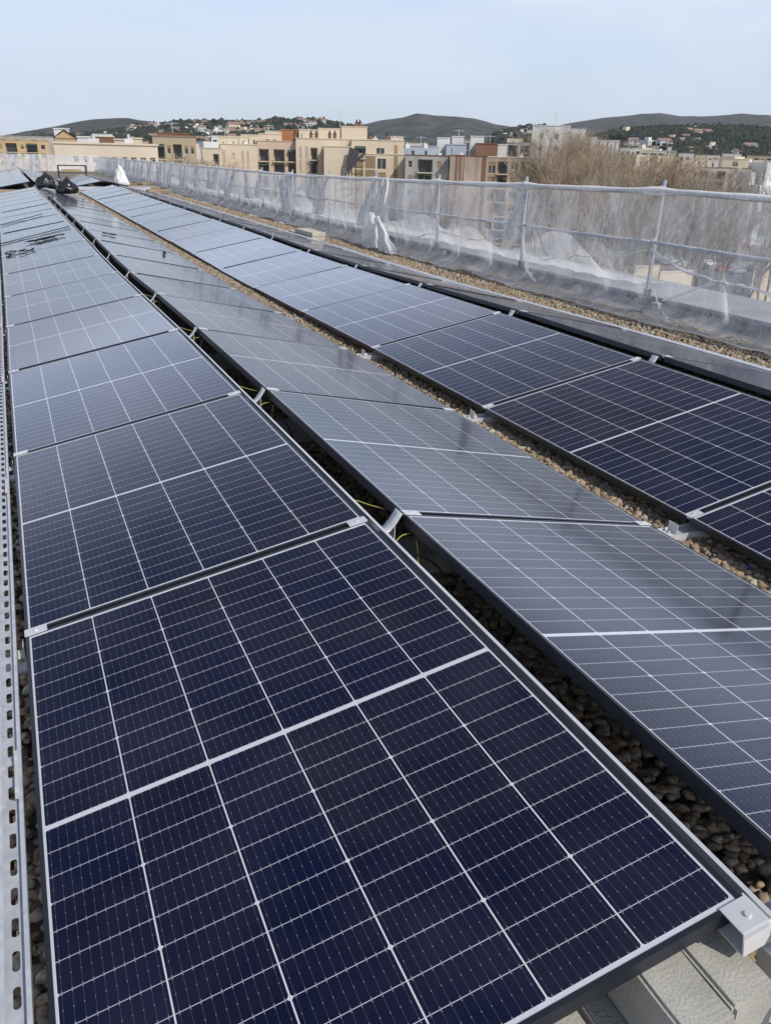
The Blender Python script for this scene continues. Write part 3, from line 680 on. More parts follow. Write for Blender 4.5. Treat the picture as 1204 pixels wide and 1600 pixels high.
# upright white wrapped bundle far along
p = at_z(190, 290, ZR)
root = thing('wrapped_bundle', 'upright white plastic wrapped bundle standing before the far netting', 'bundle', (p.x, p.y, ZR))
lump('wrapping', (0, 0, -.02), (.24, .26, .50), M['white'], 6, root, .30, 2.6, 4, True, .62)
lump('base_fold', (.05, -.05, -.01), (.30, .36, .16), M['white'], 8, root, .4, 3, 3)
# metal trough on legs
p = at_y(113, 266, 46.0)
root = thing('metal_trolley', 'open metal frame trolley with timber standing at the far end', 'trolley', (p.x, p.y, ZR)); root.scale = (.8, .8, .75)
fm = MB()
for sx in (-.8, .8):
    for sy in (-.3, .3): fm.box(sx-.03, sy-.03, 0, sx+.03, sy+.03, .85)
for z in (.38, .80): fm.box(-.8, -.33, z, .8, -.27, z+.06).box(-.8, .27, z, .8, .33, z+.06).box(-.83, -.27, z, -.77, .27, z+.06).box(.77, -.27, z, .83, .27, z+.06)
fm.build('frame', M['iron'], root); MB().box(-.74, -.25, .40, .74, .25, .50).box(-.6, -.2, .5, .5, .1, .6).build('load', M['wood'], root)
# planks and pipes across the roof gap
for i, (xa, xb, y, z, mm, nm) in enumerate([(-1.0, 1.2, 31.0, .02, 'wood', 'pale wooden plank lying across the gap between the arrays, left side'), (2.4, 5.2, 33.0, .05, 'galv', 'grey metal beam across the gap between the arrays, right side'), (2.5, 4.6, 31.7, 0, 'wood', 'pale timber strip on the roof before the far third row')]):
    tag(MB().box(xa, y, ZR+z, xb, y+.14, ZR+z+.12).build('plank', M[mm]), nm, 'plank')
for i, (x, y, s_) in enumerate([(-.30, 31.5, .16)]):
    o = lump('red_tub', (x, y, ZR+.02), (s_, s_, s_*.8), M['red'], i+1, None, .1, 2, 3)
    tag(o, 'red plastic tub by the left end of the roof gap', 'tub')
# ------------------------------------------------------------------ terrain
ZG = -21.0
PROF = [  # ridge distance, run-up width, silhouette as directions seen from the roof
    (2300, 900, [(-300, 232), (-80, 222), (0, 212), (60, 201), (120, 190), (160, 186), (200, 184), (220, 188), (255, 189), (278, 195), (310, 203), (360, 222), (420, 240)]),
    (3000, 1100, [(430, 232), (480, 205), (520, 196), (570, 194), (600, 186), (625, 184), (650, 177.5), (680, 181), (710, 181), (740, 185), (775, 194), (800, 197), (860, 196), (900, 201), (960, 215), (1010, 240)]),
    (3700, 1300, [(800, 232), (850, 200), (890, 192), (920, 187), (950, 183), (985, 180), (1000, 178), (1030, 175.5), (1060, 181), (1090, 182), (1120, 181), (1160, 178), (1204, 180), (1300, 184), (1500, 200), (1700, 240)]),
    (1250, 620, [(-200, 240), (0, 226), (150, 216), (190, 211), (210, 205), (250, 200), (285, 196.5), (330, 196), (380, 195), (440, 192.5), (500, 193), (530, 198), (570, 208), (640, 226), (740, 226), (790, 209), (830, 203), (860, 205), (900, 214), (960, 232), (1000, 245)]),
    (950, 380, [(890, 246), (930, 220), (960, 210), (1000, 207), (1050, 206), (1100, 205), (1150, 205), (1204, 207), (1350, 214), (1500, 240)]),
]
PR = []
for Rd, wd, pts in PROF:
    q = []
    for u, v in pts:
        a_, e_ = azel(u, v); q.append((a_, CAMP.z + Rd*math.tan(e_)))
    PR.append((Rd, wd, q))
def smooth(t): t = max(0, min(1, t)); return t*t*(3-2*t)
def hill_z(i, az, r):
    Rd, wd, q = PR[i]
    if az <= q[0][0] or az >= q[-1][0]: return ZG
    for (a0, z0), (a1, z1) in zip(q, q[1:]):
        if a0 <= az <= a1: zt = z0+(z1-z0)*(az-a0)/(a1-a0); break
    zt = max(zt, ZG)
    if r < Rd: k = smooth((r-(Rd-wd))/wd)
    else: k = 1-smooth((r-Rd)/(wd*.8))
    return ZG+(zt-ZG)*k
def terr(x, y):
    az = math.atan2(x-CAMP.x, y-CAMP.y); r = math.hypot(x-CAMP.x, y-CAMP.y)
    z = max(hill_z(i, az, r) for i in range(len(PR)))
    if z > ZG+1:
        k = min(1, (z-ZG)/60); z += k*(mnoise.noise(Vector((x/160, y/160, 0)))*4+mnoise.noise(Vector((x/45, y/45, 3)))*2.0) - k*1.5
    return z
def hill_mat():
    m = mat('hill_scrub', (.013, .021, .015), (.058, .055, .038), .03, 1, detail=13, lo=.45, hi=.56)
    return m
M['hill'] = hill_mat()
rs = [560, 620, 680, 740, 800, 860, 900, 950, 1000, 1060, 1120, 1180, 1230, 1270, 1320, 1380, 1460, 1560, 1680, 1800, 1950, 2080, 2180, 2260, 2320, 2400, 2500, 2620, 2750, 2870, 2960, 3030, 3100, 3200, 3330, 3460, 3580, 3670, 3730, 3800, 3950, 4200, 4600]
P = []
for i in range(420):
    az = R(-14+i*.19); P.append([(CAMP.x+r*math.sin(az), CAMP.y+r*math.cos(az), terr(CAMP.x+r*math.sin(az), CAMP.y+r*math.cos(az)) - (0 if r > 565 else 6)) for r in rs])
# fold the sheet so that ring edges meet the ground
tag(MB().grid([row for row in P]).build('hills', M['hill'], None, True), kind='structure')
tag(MB().box(-9000, -9000, ZG-1, 9000, 9000, ZG).build('ground', M['ground']), kind='structure')
# car park and streets on the ground below
def gp(u, v, z=ZG): return at_z(u, v, z)
tag(MB().box(60, 60, ZG+.004, 190, 152, ZG+.008).build('car_park', M['asphalt']), kind='structure')
tag(MB().box(30, 20, ZG+.010, 58, 150, ZG+.014).build('pavement', M['paving']), kind='structure')
tag(MB().box(20, 160, ZG+.004, 260, 170, ZG+.009).build('road', M['asphalt']), kind='structure')
# ------------------------------------------------------------------ buildings
def building(name, label, cat, x0, x1, y, depth, ztop, wall, cols=(), floors=0, fh=3.0, side=None, top=1.2, zb=ZG, rz=0, winmat=None, capm=None, ftop=None, group=None):
    """front wall faces -Y; cols = list of (x from, x to, kind); floors counted from the top down"""
    W_ = x1-x0; cx = (x0+x1)/2
    root = thing(name, label, cat, (cx, y, zb), (0, 0, rz), group); H = ztop-zb
    ops = []
    for f in range(floors):
        zf = H-top-(f+1)*fh+ .0
        if zf < .5: break
        for (a0, a1, kd) in cols:
            xa, xb = -W_/2+W_*a0, -W_/2+W_*a1
            if kd == 'w': ops.append((xa, xb, zf+1.0, zf+2.35, kd))
            elif kd == 'd': ops.append((xa, xb, zf+.15, zf+2.35, 'w'))
            elif kd == 'b': ops.append((xa, xb, zf+.12, zf+2.65, kd))
            elif kd == 's': ops.append((xa, xb, zf+.25, zf+2.85, kd))
            elif kd == 'r': ops.append((xa, xb, zf+1.75, zf+2.40, 'w'))
            elif kd == 'p' and f < 30: ops.append((xa, xb, zf, zf+3.0, kd))
    xs = sorted({-W_/2, W_/2, *[o_[0] for o_ in ops], *[o_[1] for o_ in ops]}); zs = sorted({0, H, *[o_[2] for o_ in ops], *[o_[3] for o_ in ops]})
    w_ = MB()
    for i in range(len(xs)-1):
        for j in range(len(zs)-1):
            xm, zm = (xs[i]+xs[i+1])/2, (zs[j]+zs[j+1])/2
            if not any(o_[0] < xm < o_[1] and o_[2] < zm < o_[3] for o_ in ops):
                w_.quad((xs[i], 0, zs[j]), (xs[i+1], 0, zs[j]), (xs[i+1], 0, zs[j+1]), (xs[i], 0, zs[j+1]))
    a_, b_ = -W_/2, W_/2
    w_.quad((b_, 0, 0), (b_, depth, 0), (b_, depth, H), (b_, 0, H)); w_.quad((a_, depth, 0), (a_, 0, 0), (a_, 0, H), (a_, depth, H))
    w_.quad((b_, depth, 0), (a_, depth, 0), (a_, depth, H), (b_, depth, H)); w_.quad((a_, 0, H), (b_, 0, H), (b_, depth, H), (a_, depth, H))
    for (xa, xb, za, zb_, kd) in ops:
        d = {'w': .22, 'b': 1.3, 's': .12, 'p': .06}[kd]
        w_.quad((xa, 0, za), (xa, d, za), (xa, d, zb_), (xa, 0, zb_)); w_.quad((xb, d, za), (xb, 0, za), (xb, 0, zb_), (xb, d, zb_))
        w_.quad((xa, 0, za), (xb, 0, za), (xb, d, za), (xa, d, za)); w_.quad((xa, d, zb_), (xb, d, zb_), (xb, 0, zb_), (xa, 0, zb_))
        if kd == 'b': w_.quad((xa, d, za), (xb, d, za), (xb, d, zb_), (xa, d, zb_))
    w_.build('wall', wall, root)
    cap = MB().box(a_-.12, -.12, H+.003, b_+.12, .25, H+.18).box(a_-.12, depth-.2, H+.003, b_+.12, depth+.1, H+.18).box(a_-.12, .25, H+.003, a_+.2, depth-.2, H+.18).box(b_-.2, .25, H+.003, b_+.12, depth-.2, H+.18)
    cap.build('parapet', capm or wall, root)
    n = 0
    for (xa, xb, za, zb_, kd) in ops:
        if n >= 96: break
        if kd == 'w':
            q = MB().m(1); q.quad((xa, .21, za), (xb, .21, za), (xb, .21, zb_), (xa, .21, zb_)); q.m(0)
            k = max(1, round((xb-xa)/1.0))
            for i in range(k+1): xx = xa+(xb-xa)*i/k; q.box(max(xa, xx-.04), .14, za, min(xb, xx+.04), .20, zb_)
            q.box(xa+.04, .15, za, xb-.04, .195, za+.07).box(xa+.04, .15, zb_-.07, xb-.04, .195, zb_)
            hb = (zb_-za)*rnd.choice([0, 0, .3, .5, 1.0])
            if hb: q.m(2).box(xa+.05, .10, zb_-hb, xb-.05, .135, zb_-.001)
            q.build('window', [M['white'], M['glass'], winmat or M['beigeslat']], root); n += 1
        elif kd == 's':
            q = MB(); nb = 7
            for i in range(nb): z_ = za+(zb_-za)*i/nb; q.box(xa, .05, z_+.02, xb, .10, z_+(zb_-za)/nb-.04)
            q.build('shutter', winmat or M['beigeslat'], root); n += 1
        elif kd == 'p':
            q = MB().box(xa, .03, za, xb, .055, zb_); q.build('wall_stripe', winmat or M['rust'], root); n += 1
        elif kd == 'b':
            q = MB(); q.m(0).box(xa-.15, -.75, za-.18, xb+.15, -.003, za-.004)
            q.m(1).box(xa-.1, -.72, za+.95, xb+.1, -.68, za+1.0).box(xa-.1, -.72, za+.05, xb+.1, -.69, za+.09)
            k = int((xb-xa)/.28)
            for i in range(k+1): xx = xa-.1+(xb-xa+.2)*i/k; q.box(xx-.012, -.715, za, xx+.012, -.69, za+.95)
            q.m(2).box(xa+.3, 1.2, za+.02, xb-.3, 1.27, za+2.2)
            if rnd.random() < .35 and n < 90: aw = MB(); aw.quad((xa, -.05, zb_-.1), (xb, -.05, zb_-.1), (xb, -.8, zb_-.5), (xa, -.8, zb_-.5)); aw.build('awning', M['awning'], root); n += 1
            q.build('balcony', [M['cream2'], M['iron'], M['glass'], M['awning']], root); n += 1
    return root
def XZ(u, v, Y): p = at_y(u, v, Y); return p.x, p.z
def B(name, label, u0, u1, v, Y, depth, wall, cols=(), floors=0, fh=3.0, **k):
    # the front wall stands square to the line of sight from the roof, as the street does
    uc = (u0+u1)/2; p = at_y(uc, v, Y); az = math.atan2(p.x-CAMP.x, p.y-CAMP.y); n = Vector((math.sin(az), math.cos(az), 0)); t_ = Vector((math.cos(az), -math.sin(az), 0))
    D = (p-CAMP).dot(n); w_ = []
    for u in (u0, u1): d = ray(u, v); q = CAMP+d*(D/d.dot(n)); w_.append((q-p).dot(t_))
    cx, cy = p.x+t_.x*(w_[0]+w_[1])/2, p.y+t_.y*(w_[0]+w_[1])/2; h_ = (w_[1]-w_[0])/2
    kk = dict(cat='building', zb=ZG, rz=-az); kk.update(k); cat = kk.pop('cat')
    return building(name, label, cat, cx-h_, cx+h_, cy, depth, p.z, M[wall], cols, floors, fh, **kk)
apt = 'apartment_building'
# far left terraces
B(apt, 'ochre terraced apartment block at the far left edge, long balcony bands', -60, 76, 219, 300, 20, 'orange', [(.03, .12, 'b'), (.15, .20, 'w'), (.24, .36, 'b'), (.40, .45, 'w'), (.49, .62, 'b'), (.66, .70, 'w'), (.73, .86, 'b'), (.90, .95, 'w')], 8, 2.5, top=.9)
B('roof_house', 'low grey roof storeys on top of the ochre terraced block', -40, 84, 213, 322, 14, 'greywall', [(.08, .14, 'w'), (.3, .38, 'w'), (.5, .56, 'w'), (.7, .78, 'w'), (.86, .92, 'w')], 2, 2.8, top=.4)
B(apt, 'tall pale stair tower rising left of the ochre gable', 84, 108, 202, 166, 9, 'whitewall', [(.3, .5, 'w')], 3, 3, top=1)
xa, z = XZ(86, 211, 140); xb, _ = XZ(120, 211, 140)
o = B('gabled_house', 'ochre gabled house above the long cream building', 86, 120, 216, 140, 10, 'orange', [(.25, .32, 'w')], 2, 3, top=1.5)
gm = MB(); wd = (xb-xa)/2; hz = XZ(103, 216, 140)[1]-ZG
gm.quad((-wd, -.1, hz), (wd, -.1, hz), (-wd*.1, -.1, hz+1.1)); gm.quad((wd, 10, hz), (-wd, 10, hz), (-wd*.1, 10, hz+1.1))
gm.m(1).quad((-wd-.3, -.4, hz+.03), (-wd*.1, -.4, hz+1.18), (-wd*.1, 10.3, hz+1.18), (-wd-.3, 10.3, hz+.03)); gm.quad((-wd*.1, -.4, hz+1.18), (wd+.3, -.4, hz+.03), (wd+.3, 10.3, hz+.03), (-wd*.1, 10.3, hz+1.18))
gm.build('roof', [M['orange'], M['tile']], o)
B('low_building', 'long low cream building with dark window band behind the far netting', 84, 246, 226, 96, 12, 'cream2', [(.17+.093*i, .17+.093*i+.055, 'r') for i in range(9)], 3, 3.0, top=.55)
B(apt, 'small white flat behind the long cream building, with one dark window', 121, 141, 215, 128, 8, 'whitewall', [(.1, .3, 'w')], 2, 2.8, top=.8)
B(apt, 'brown brick house with balcony behind the long cream building', 143, 178, 214, 150, 8, 'brown', [(.1, .45, 'b'), (.6, .8, 'w')], 2, 2.9, top=.5, capm=M['cream2'])
B(apt, 'small beige flat roofed house right of the brown brick house', 179, 197, 219, 128, 8, 'cream2', [(.2, .4, 'w')], 2, 2.8, top=.6)
B(apt, 'small ochre house with raised side left of the balcony block', 200, 222, 217, 140, 8, 'cream', [(.5, .7, 'w')], 2, 2.8, top=1.0)
B(apt, 'beige block with long balconies and brown roof edge', 238, 306, 214, 170, 12, 'tan', [(.06, .26, 'b'), (.32, .40, 'w'), (.46, .66, 'b'), (.72, .80, 'w'), (.86, .94, 'w')], 5, 2.8, top=1.1, capm=M['tile'])
B('roof_house', 'brown roof storey on the beige balcony block', 246, 296, 209, 174, 7, 'brown', [(.2, .3, 'w'), (.6, .7, 'w')], 1, 2.4, top=.4)
# cream cluster in the middle
B(apt, 'low cream wing at the left end of the cream cluster', 316, 346, 232, 190, 14, 'cream2', [(.55, .85, 'b')], 5, 2.9, top=.8)
B(apt, 'pink cream block with raised stair boxes left of the balconies', 344, 402, 226, 196, 14, 'cream', [(.04, .12, 's'), (.30, .38, 'w'), (.56, .62, 's'), (.70, .76, 's')], 6, 2.9, top=1.2, winmat=M['pink'])
for i, (a_, b_, v_) in enumerate([(341, 356, 215), (357, 372, 215), (373, 388, 214), (389, 404, 212)]):
    B('stair_box', f'cream roof stair box on the cream cluster, {ORD[i+1]} from the left', a_, b_, v_, 203, 6, 'cream', [(.4, .6, 'w')], 1, 2.2, top=1.0, group='roof stair boxes of the cream cluster')
B(apt, 'salmon block with two stacks of recessed balconies', 402, 464, 221, 200, 14, 'pink', [(.03, .28, 'b'), (.40, .68, 'b'), (.76, .98, 'b')], 6, 2.9, top=1.4)
B('roof_house', 'cream roof storey above the salmon balcony block', 404, 440, 210, 210, 8, 'cream2', [(.3, .45, 'w'), (.6, .75, 'w')], 1, 2.6, top=.8)
B('roof_house', 'rust orange roof box on the salmon block', 439, 467, 203.5, 212, 8, 'rust')
B(apt, 'main cream block with shutter stripes and balconies', 462, 556, 217.5, 195, 16, 'cream', [(.045, .095, 's'), (.15, .20, 's'), (.24, .36, 'b'), (.42, .46, 's'), (.48, .52, 's')], 6, 2.9, top=1.6, winmat=M['pink'])
B(apt, 'plain blank cream wing projecting in front of the main cream block', 506, 549, 229.5, 184, 11, 'cream', [(.42, .58, 'w')], 0, 2.9)
B('roof_house', 'pale cream roof box left on the main block', 467, 496, 203.5, 204, 7, 'cream2', [(.1, .16, 'w')], 1, 2.4, top=.6)
B('roof_house', 'pale cream roof box in the middle of the main block', 497, 531, 201.5, 205, 7, 'cream2')
B('roof_house', 'tallest cream roof box with chimneys on the main block', 533, 573.5, 198.5, 203, 8, 'cream')
B(apt, 'cream block with lattice bays and tall glazed stair window', 549, 632, 219.5, 188, 16, 'cream', [(.06, .27, 'b'), (.47, .62, 'd'), (.80, .87, 'p')], 1, 2.9, top=1.0, winmat=M['shutter'])
# lower storeys of that block sit in the same facade plane, a little proud
B('lattice_facade', 'lattice panelled lower storeys of the cream block, glazed stair and orange shutters', 551, 631, 241.5, 187.6, .38, 'cream', [(.03, .21, 's'), (.24, .44, 's'), (.48, .65, 'd'), (.80, .88, 'p')], 6, 2.9, top=.3, winmat=M['beigeslat'])
B('roof_house', 'small pale roof box at the right end of the lattice block', 610, 630, 214.5, 194, 5, 'cream2')
# dark slanted stair against the cream wall
p0 = at_y(545, 262, 182)
root = thing('fire_stair', 'dark slanted metal stair and mesh screen against the cream wall', 'stair', (p0.x, 182.5, p0.z-2.5), (0, 0, 0))
T = Matrix.Rotation(R(-42), 4, 'Y')
q = MB()
for i in range(9): q.box(-2.4+i*.55, -.5, -.08, -2.05+i*.55, .5, .08, Matrix.Translation((1.6, 0, 3.6)) @ T)
q.box(-2.6, -.55, -.2, 3.0, -.5, .25, Matrix.Translation((1.6, 0, 3.6)) @ T).build('flight', M['iron'], root)
MB().box(-1.3, -.6, 2.9, 1.0, -.5, 6.4, Matrix.Rotation(R(12), 4, 'Y')).build('screen', M['iron'], root)
q = MB()
for xx in (-1.6, 0, 1.6, 3.0): q.box(xx-.08, -.5, -12, xx+.08, -.35, 2.6)
for zz in (-2.0, -.4, 1.2, 2.5): q.box(-1.52, -.48, zz, 2.92, -.36, zz+.15)
q.build('frame', M['iron'], root)
# white-blue cluster
B(apt, 'grey white block with stacked balconies right of the cream cluster', 633, 716, 243.5, 172, 14, 'greywall', [(.06, .13, 'w'), (.24, .52, 'b'), (.60, .68, 'w'), (.82, .99, 'b')], 6, 2.9, top=.5, capm=M['brown'])
B('roof_house', 'pale blue roof storey on the grey white block', 632, 684, 229, 184, 8, 'bluegrey', [(.2, .3, 'w'), (.6, .68, 'w')], 1, 2.4, top=.8)
B('roof_house', 'cream roof box above the pale blue storey', 683, 703, 216, 186, 6, 'whitewall')
B('roof_house', 'light blue grey wide roof box right of the cream one', 697, 729, 226.5, 181, 7, 'bluegrey', [(.25, .3, 'w')], 1, 2.4, top=.6)
B('roof_house', 'small white roof box behind the blue grey one', 706, 724.5, 214, 190, 6, 'whitewall')
B(apt, 'stained beige block with brown vertical stripes behind the netting', 703, 762, 243.8, 166, 14, 'stain', [(.14, .19, 'p'), (.26, .30, 'p'), (.36, .38, 'p'), (.84, .97, 'p')], 6, 3.0, top=.15, winmat=M['brown'], capm=M['brown'])
B(apt, 'beige block with pale window grid beside the bare trees', 762, 842, 246.5, 168, 14, 'stain', [(.02, .16, 'd'), (.2, .4, 'b'), (.46, .6, 'w'), (.66, .92, 'b')], 6, 2.9, top=.5, capm=M['whitewall'])
B('roof_house', 'white roof box left of the dark brown one', 735, 756, 213.5, 182, 6, 'whitewall')
B('roof_house', 'dark brown clad roof box on the stained block', 743, 777, 225, 176, 7, 'brown')
B('roof_house', 'white roof box right of the dark brown one', 777.5, 792, 226.5, 177, 6, 'whitewall')
B('roof_house', 'dark terrace storey with green awnings left of the tall bare trees', 792, 830, 224, 182, 6, 'greywall', [(.05, .45, 'b'), (.55, .95, 'b')], 2, 2.6, top=.5)
# white stepped block behind the trees
B(apt, 'tall white stepped block behind the bare trees, highest part', 832, 891, 197, 200, 12, 'whitewall', [(.2, .3, 'w'), (.6, .7, 'w')], 5, 2.9, top=1.2)
B(apt, 'white stepped block behind the bare trees, second step', 890.5, 915, 202.5, 204, 12, 'whitewall')
B(apt, 'white stepped block behind the bare trees, third narrow step', 916, 932, 215, 198, 12, 'whitewall')
B(apt, 'white block with orange shutters at the right end of the steps', 931, 967.5, 220, 196, 12, 'whitewall', [(.1, .16, 'p'), (.25, .33, 'w'), (.45, .52, 'p'), (.62, .68, 'w'), (.8, .85, 'p')], 7, 2.7, top=.5, winmat=M['shutter'])
# right hand rows
B(apt, 'distant beige flats between the bare trees right of the white steps', 1000, 1040, 236, 330, 14, 'cream2', [(.05, .3, 'b'), (.4, .65, 'b'), (.72, .95, 'b')], 6, 2.9, top=.6)
B(apt, 'distant white flats left of the long right hand block', 1060, 1084, 240.5, 320, 12, 'whitewall', [(.1, .3, 'w'), (.5, .7, 'w')], 5, 2.9, top=.7)
B(apt, 'long white balcony block with tiled edge, left half', 1082, 1140, 262, 205, 14, 'cream2', [(.04, .12, 'w'), (.2, .42, 'b'), (.5, .58, 'w'), (.66, .9, 'b')], 6, 2.9, top=.6, capm=M['tile'])
B(apt, 'long white balcony block with tiled edge, right half', 1140.5, 1230, 264, 207, 14, 'cream2', [(.04, .12, 'w'), (.18, .36, 'b'), (.44, .5, 'w'), (.56, .74, 'b'), (.82, .9, 'w')], 6, 2.9, top=.6, capm=M['tile'])
for i, (a_, b_, v_) in enumerate([(1083, 1102, 248), (1106, 1122, 251), (1128, 1170, 249), (1176, 1192, 251), (1196, 1222, 252)]):
    B('roof_house', f'cream roof box on the long white balcony block, {ORD[i+1]} from the left', a_, b_, v_, 214, 6, 'whitewall' if i % 2 else 'cream2', [(.4, .6, 'w')], 1, 2.4, top=.6, group='roof boxes of the long white block')
for i, (a_, b_, v_, Y_, w_) in enumerate([(96, 134, 219, 330, 'cream2'), (146, 176, 210, 360, 'whitewall'), (184, 232, 221, 310, 'tan'), (306, 334, 224, 300, 'cream2'), (330, 372, 213, 330, 'whitewall'), (376, 412, 211, 320, 'cream2'), (414, 446, 205, 340, 'cream2'),
        (634, 668, 224, 330, 'cream2'), (724, 742, 219, 300, 'greywall'), (792, 816, 217, 320, 'cream'), (968, 1002, 232, 300, 'whitewall'), (1004, 1030, 243, 260, 'tan'), (1034, 1062, 246, 270, 'cream2'), (1086, 1124, 243, 340, 'cream2'), (1128, 1158, 241, 350, 'whitewall'), (1166, 1208, 244, 330, 'tan')]):
    B(apt, f'distant flat roofed block behind the nearer flats, {ORD[i+1]} from the left', a_, b_, v_, Y_, 12, w_, [(.06, .2, 'w'), (.28, .48, 'b'), (.56, .68, 'w'), (.76, .94, 'b')], 3, 2.8, top=.8, group='distant blocks behind the nearer flats')
# low walls near the car park
g0 = at_z(985, 441, ZG)
for i, (u0, u1, vt, Y) in enumerate([(972, 1030, 418, 92), (1031, 1082, 426, 90), (1182, 1240, 398, 100)]):
    xa, z = XZ(u0, vt, Y); xb, _ = XZ(u1, vt, Y)
    root = thing('boundary_wall', ['cream boundary wall of the car park, left length', 'cream boundary wall of the car park, right length', 'taller cream wall at the right edge beyond the cars'][i], 'wall', ((xa+xb)/2, Y, ZG))
    MB().box(-(xb-xa)/2, 0, 0, (xb-xa)/2, .3, z-ZG).build('wall', M['cream'], root); MB().box(-(xb-xa)/2-.05, -.06, z-ZG+.003, (xb-xa)/2+.05, .36, z-ZG+.15).build('coping', M['cream2'], root)
# antennas and chimneys
def antenna(u, v, Y, h_, label):
    x, z = XZ(u, v, Y); root = thing('tv_antenna', label, 'antenna', (x, Y, z))
    MB().tube([(0, 0, 0), (0, 0, h_)], .06, 6).build('mast', M['galv'], root)
    q = MB().box(-1.2, -.04, h_-.35, 1.2, .04, h_-.27)
    for i in range(6): q.box(-1.1+i*.44-.02, -.5, h_-.33, -1.1+i*.44+.02, .5, h_-.29)
    q.build('boom', M['galv'], root)
antenna(531, 202, 206, 4.0, 'thin television antenna above the main cream block')
antenna(867, 197, 203, 3.4, 'thin television antenna above the white stepped block')
for u, v, Y, h_, lb in [(352, 216, 205, 2.0, 'short antenna above the left stair boxes of the cream cluster'), (420, 211, 212, 2.4, 'short antenna above the salmon block roof'), (481, 204, 206, 1.8, 'short antenna left of the tallest cream roof box'),
    (657, 229, 185, 2.2, 'short antenna above the pale blue roof storey'), (716, 215, 191, 1.8, 'short antenna above the small white roof box'), (765, 226, 177, 2.0, 'short antenna above the dark brown roof box'), (270, 210, 175, 2.2, 'short antenna above the brown roof storey at left'), (1150, 250, 215, 2.0, 'short antenna above the long white balcony block')]: antenna(u, v, Y, h_, lb)
for i, (u, v, Y) in enumerate([(640, 230, 178), (668, 230, 178), (690, 244, 173), (724, 244, 167), (785, 247, 169), (820, 247, 169), (150, 226, 98), (205, 226.5, 98), (360, 227, 198), (385, 227, 198), (1100, 262, 207), (1160, 265, 209), (620, 220, 190), (590, 220, 190)]):
    x, z = XZ(u, v, Y); root = thing('roof_vent', f'small pale roof unit with duct, {ORD[i+1]} listed across the skyline roofs'.replace(' listed', ''), 'roof unit', (x, Y+1.5, z-.2), (0, 0, .2*i), 'small roof units on the flats')
    MB().box(-.5, -.4, 0, .5, .4, .8).build('casing', M['whitewall'], root); MB().tube([(.0, 0, .8), (0, 0, 1.25)], .16, 8).build('duct', M['galv'], root)
for i, (u, v, Y) in enumerate([(486, 217, 197), (494, 217, 197.5), (515, 217, 198), (523, 217, 198), (557, 199, 206), (562, 199, 206), (461, 217, 198.5), (578, 219, 195), (604, 219, 195)]):
    x, z = XZ(u, v, Y); root = thing('chimney', f'small dark topped chimney on the cream roofs, {ORD[i+1]} in the list from left'.replace(' in the list from left', ' counted along the roof'), 'chimney', (x, Y, z-.3), (0, 0, 0), 'chimneys on the cream roofs')
    MB().box(-.3, -.3, 0, .3, .3, 1.3).build('stack', M['brown'], root); MB().box(-.38, -.38, 1.303, .38, .38, 1.45).tube([(0, 0, 1.45), (0, 0, 2.0)], .2, 8).build('cowl', M['iron'], root)

# ------------------------------------------------------------------ hillside houses
hg = random.Random(12)
HM = []
for i in range(8):
    q = MB(); a_, b_, h_ = hg.uniform(4, 8), hg.uniform(4, 7), hg.uniform(5, 8)
    q.box(-a_, -b_, -6, a_, b_, h_)
    if i % 3: q.m(1); q.quad((-a_-.5, -b_-.5, h_), (a_+.5, -b_-.5, h_), (a_+.5, 0, h_+2.2), (-a_-.5, 0, h_+2.2)); q.quad((-a_-.5, 0, h_+2.2), (a_+.5, 0, h_+2.2), (a_+.5, b_+.5, h_), (-a_-.5, b_+.5, h_)); q.m(0).quad((a_, -b_, h_), (a_, b_, h_), (a_, 0, h_+2.1)); q.quad((-a_, b_, h_), (-a_, -b_, h_), (-a_, 0, h_+2.1))
    else: q.box(-a_*.4, -b_*.4, h_, a_*.3, b_*.5, h_+2.6)
    q.m(2)
    for f in range(2):
        for xx in (-.6, 0, .55): q.box(a_*xx-.7, -b_-.05, 1.0+f*3, a_*xx+.7, -b_+.05, 2.4+f*3)
    HM.append(q.mesh('hillside_house', [M[('whitewall', 'whitewall', 'whitewall', 'cream2', 'whitewall', 'cream2', 'greywall', 'whitewall')[i]], M['tile'], M['glass']]))
def houses(n, u0, u1, v0, v1, r0, r1, label, group):
    k = 0; tries = 0
    while k < n and tries < n*60:
        tries += 1; u, v = hg.uniform(u0, u1), hg.uniform(v0, v1); az, el = azel(u, v)
        r = r0; hit = None
        while r < r1:
            x, y = CAMP.x+r*math.sin(az), CAMP.y+r*math.cos(az)
            if terr(x, y) >= CAMP.z+r*math.tan(el): hit = (x, y); break
            r += 12
        if not hit or terr(*hit) < ZG+3: continue
        o = link('hillside_house', hg.choice(HM), None, (hit[0], hit[1], terr(*hit)-1), (0, 0, R(hg.uniform(-35, 35)))); o.scale = [hg.uniform(.55, 1.0)]*3
        tag(o, label, 'house', group); k += 1
houses(260, 200, 520, 194, 238, 620, 1700, 'small pale house of the hillside town left of centre', 'houses of the hillside town')
houses(14, 60, 215, 205, 222, 620, 1500, 'small pale house below the wooded left hill', 'houses below the left hill')
houses(34, 780, 850, 201, 222, 620, 1500, 'small cream house on the slope left of the white stepped block', 'houses left of the white block')
houses(20, 965, 1100, 205, 236, 560, 1500, 'small house among the dark woods at right', 'houses among the right woods')
houses(30, 985, 1204, 236, 262, 560, 1200, 'small pale house below the dark woods at right', 'houses below the right woods')
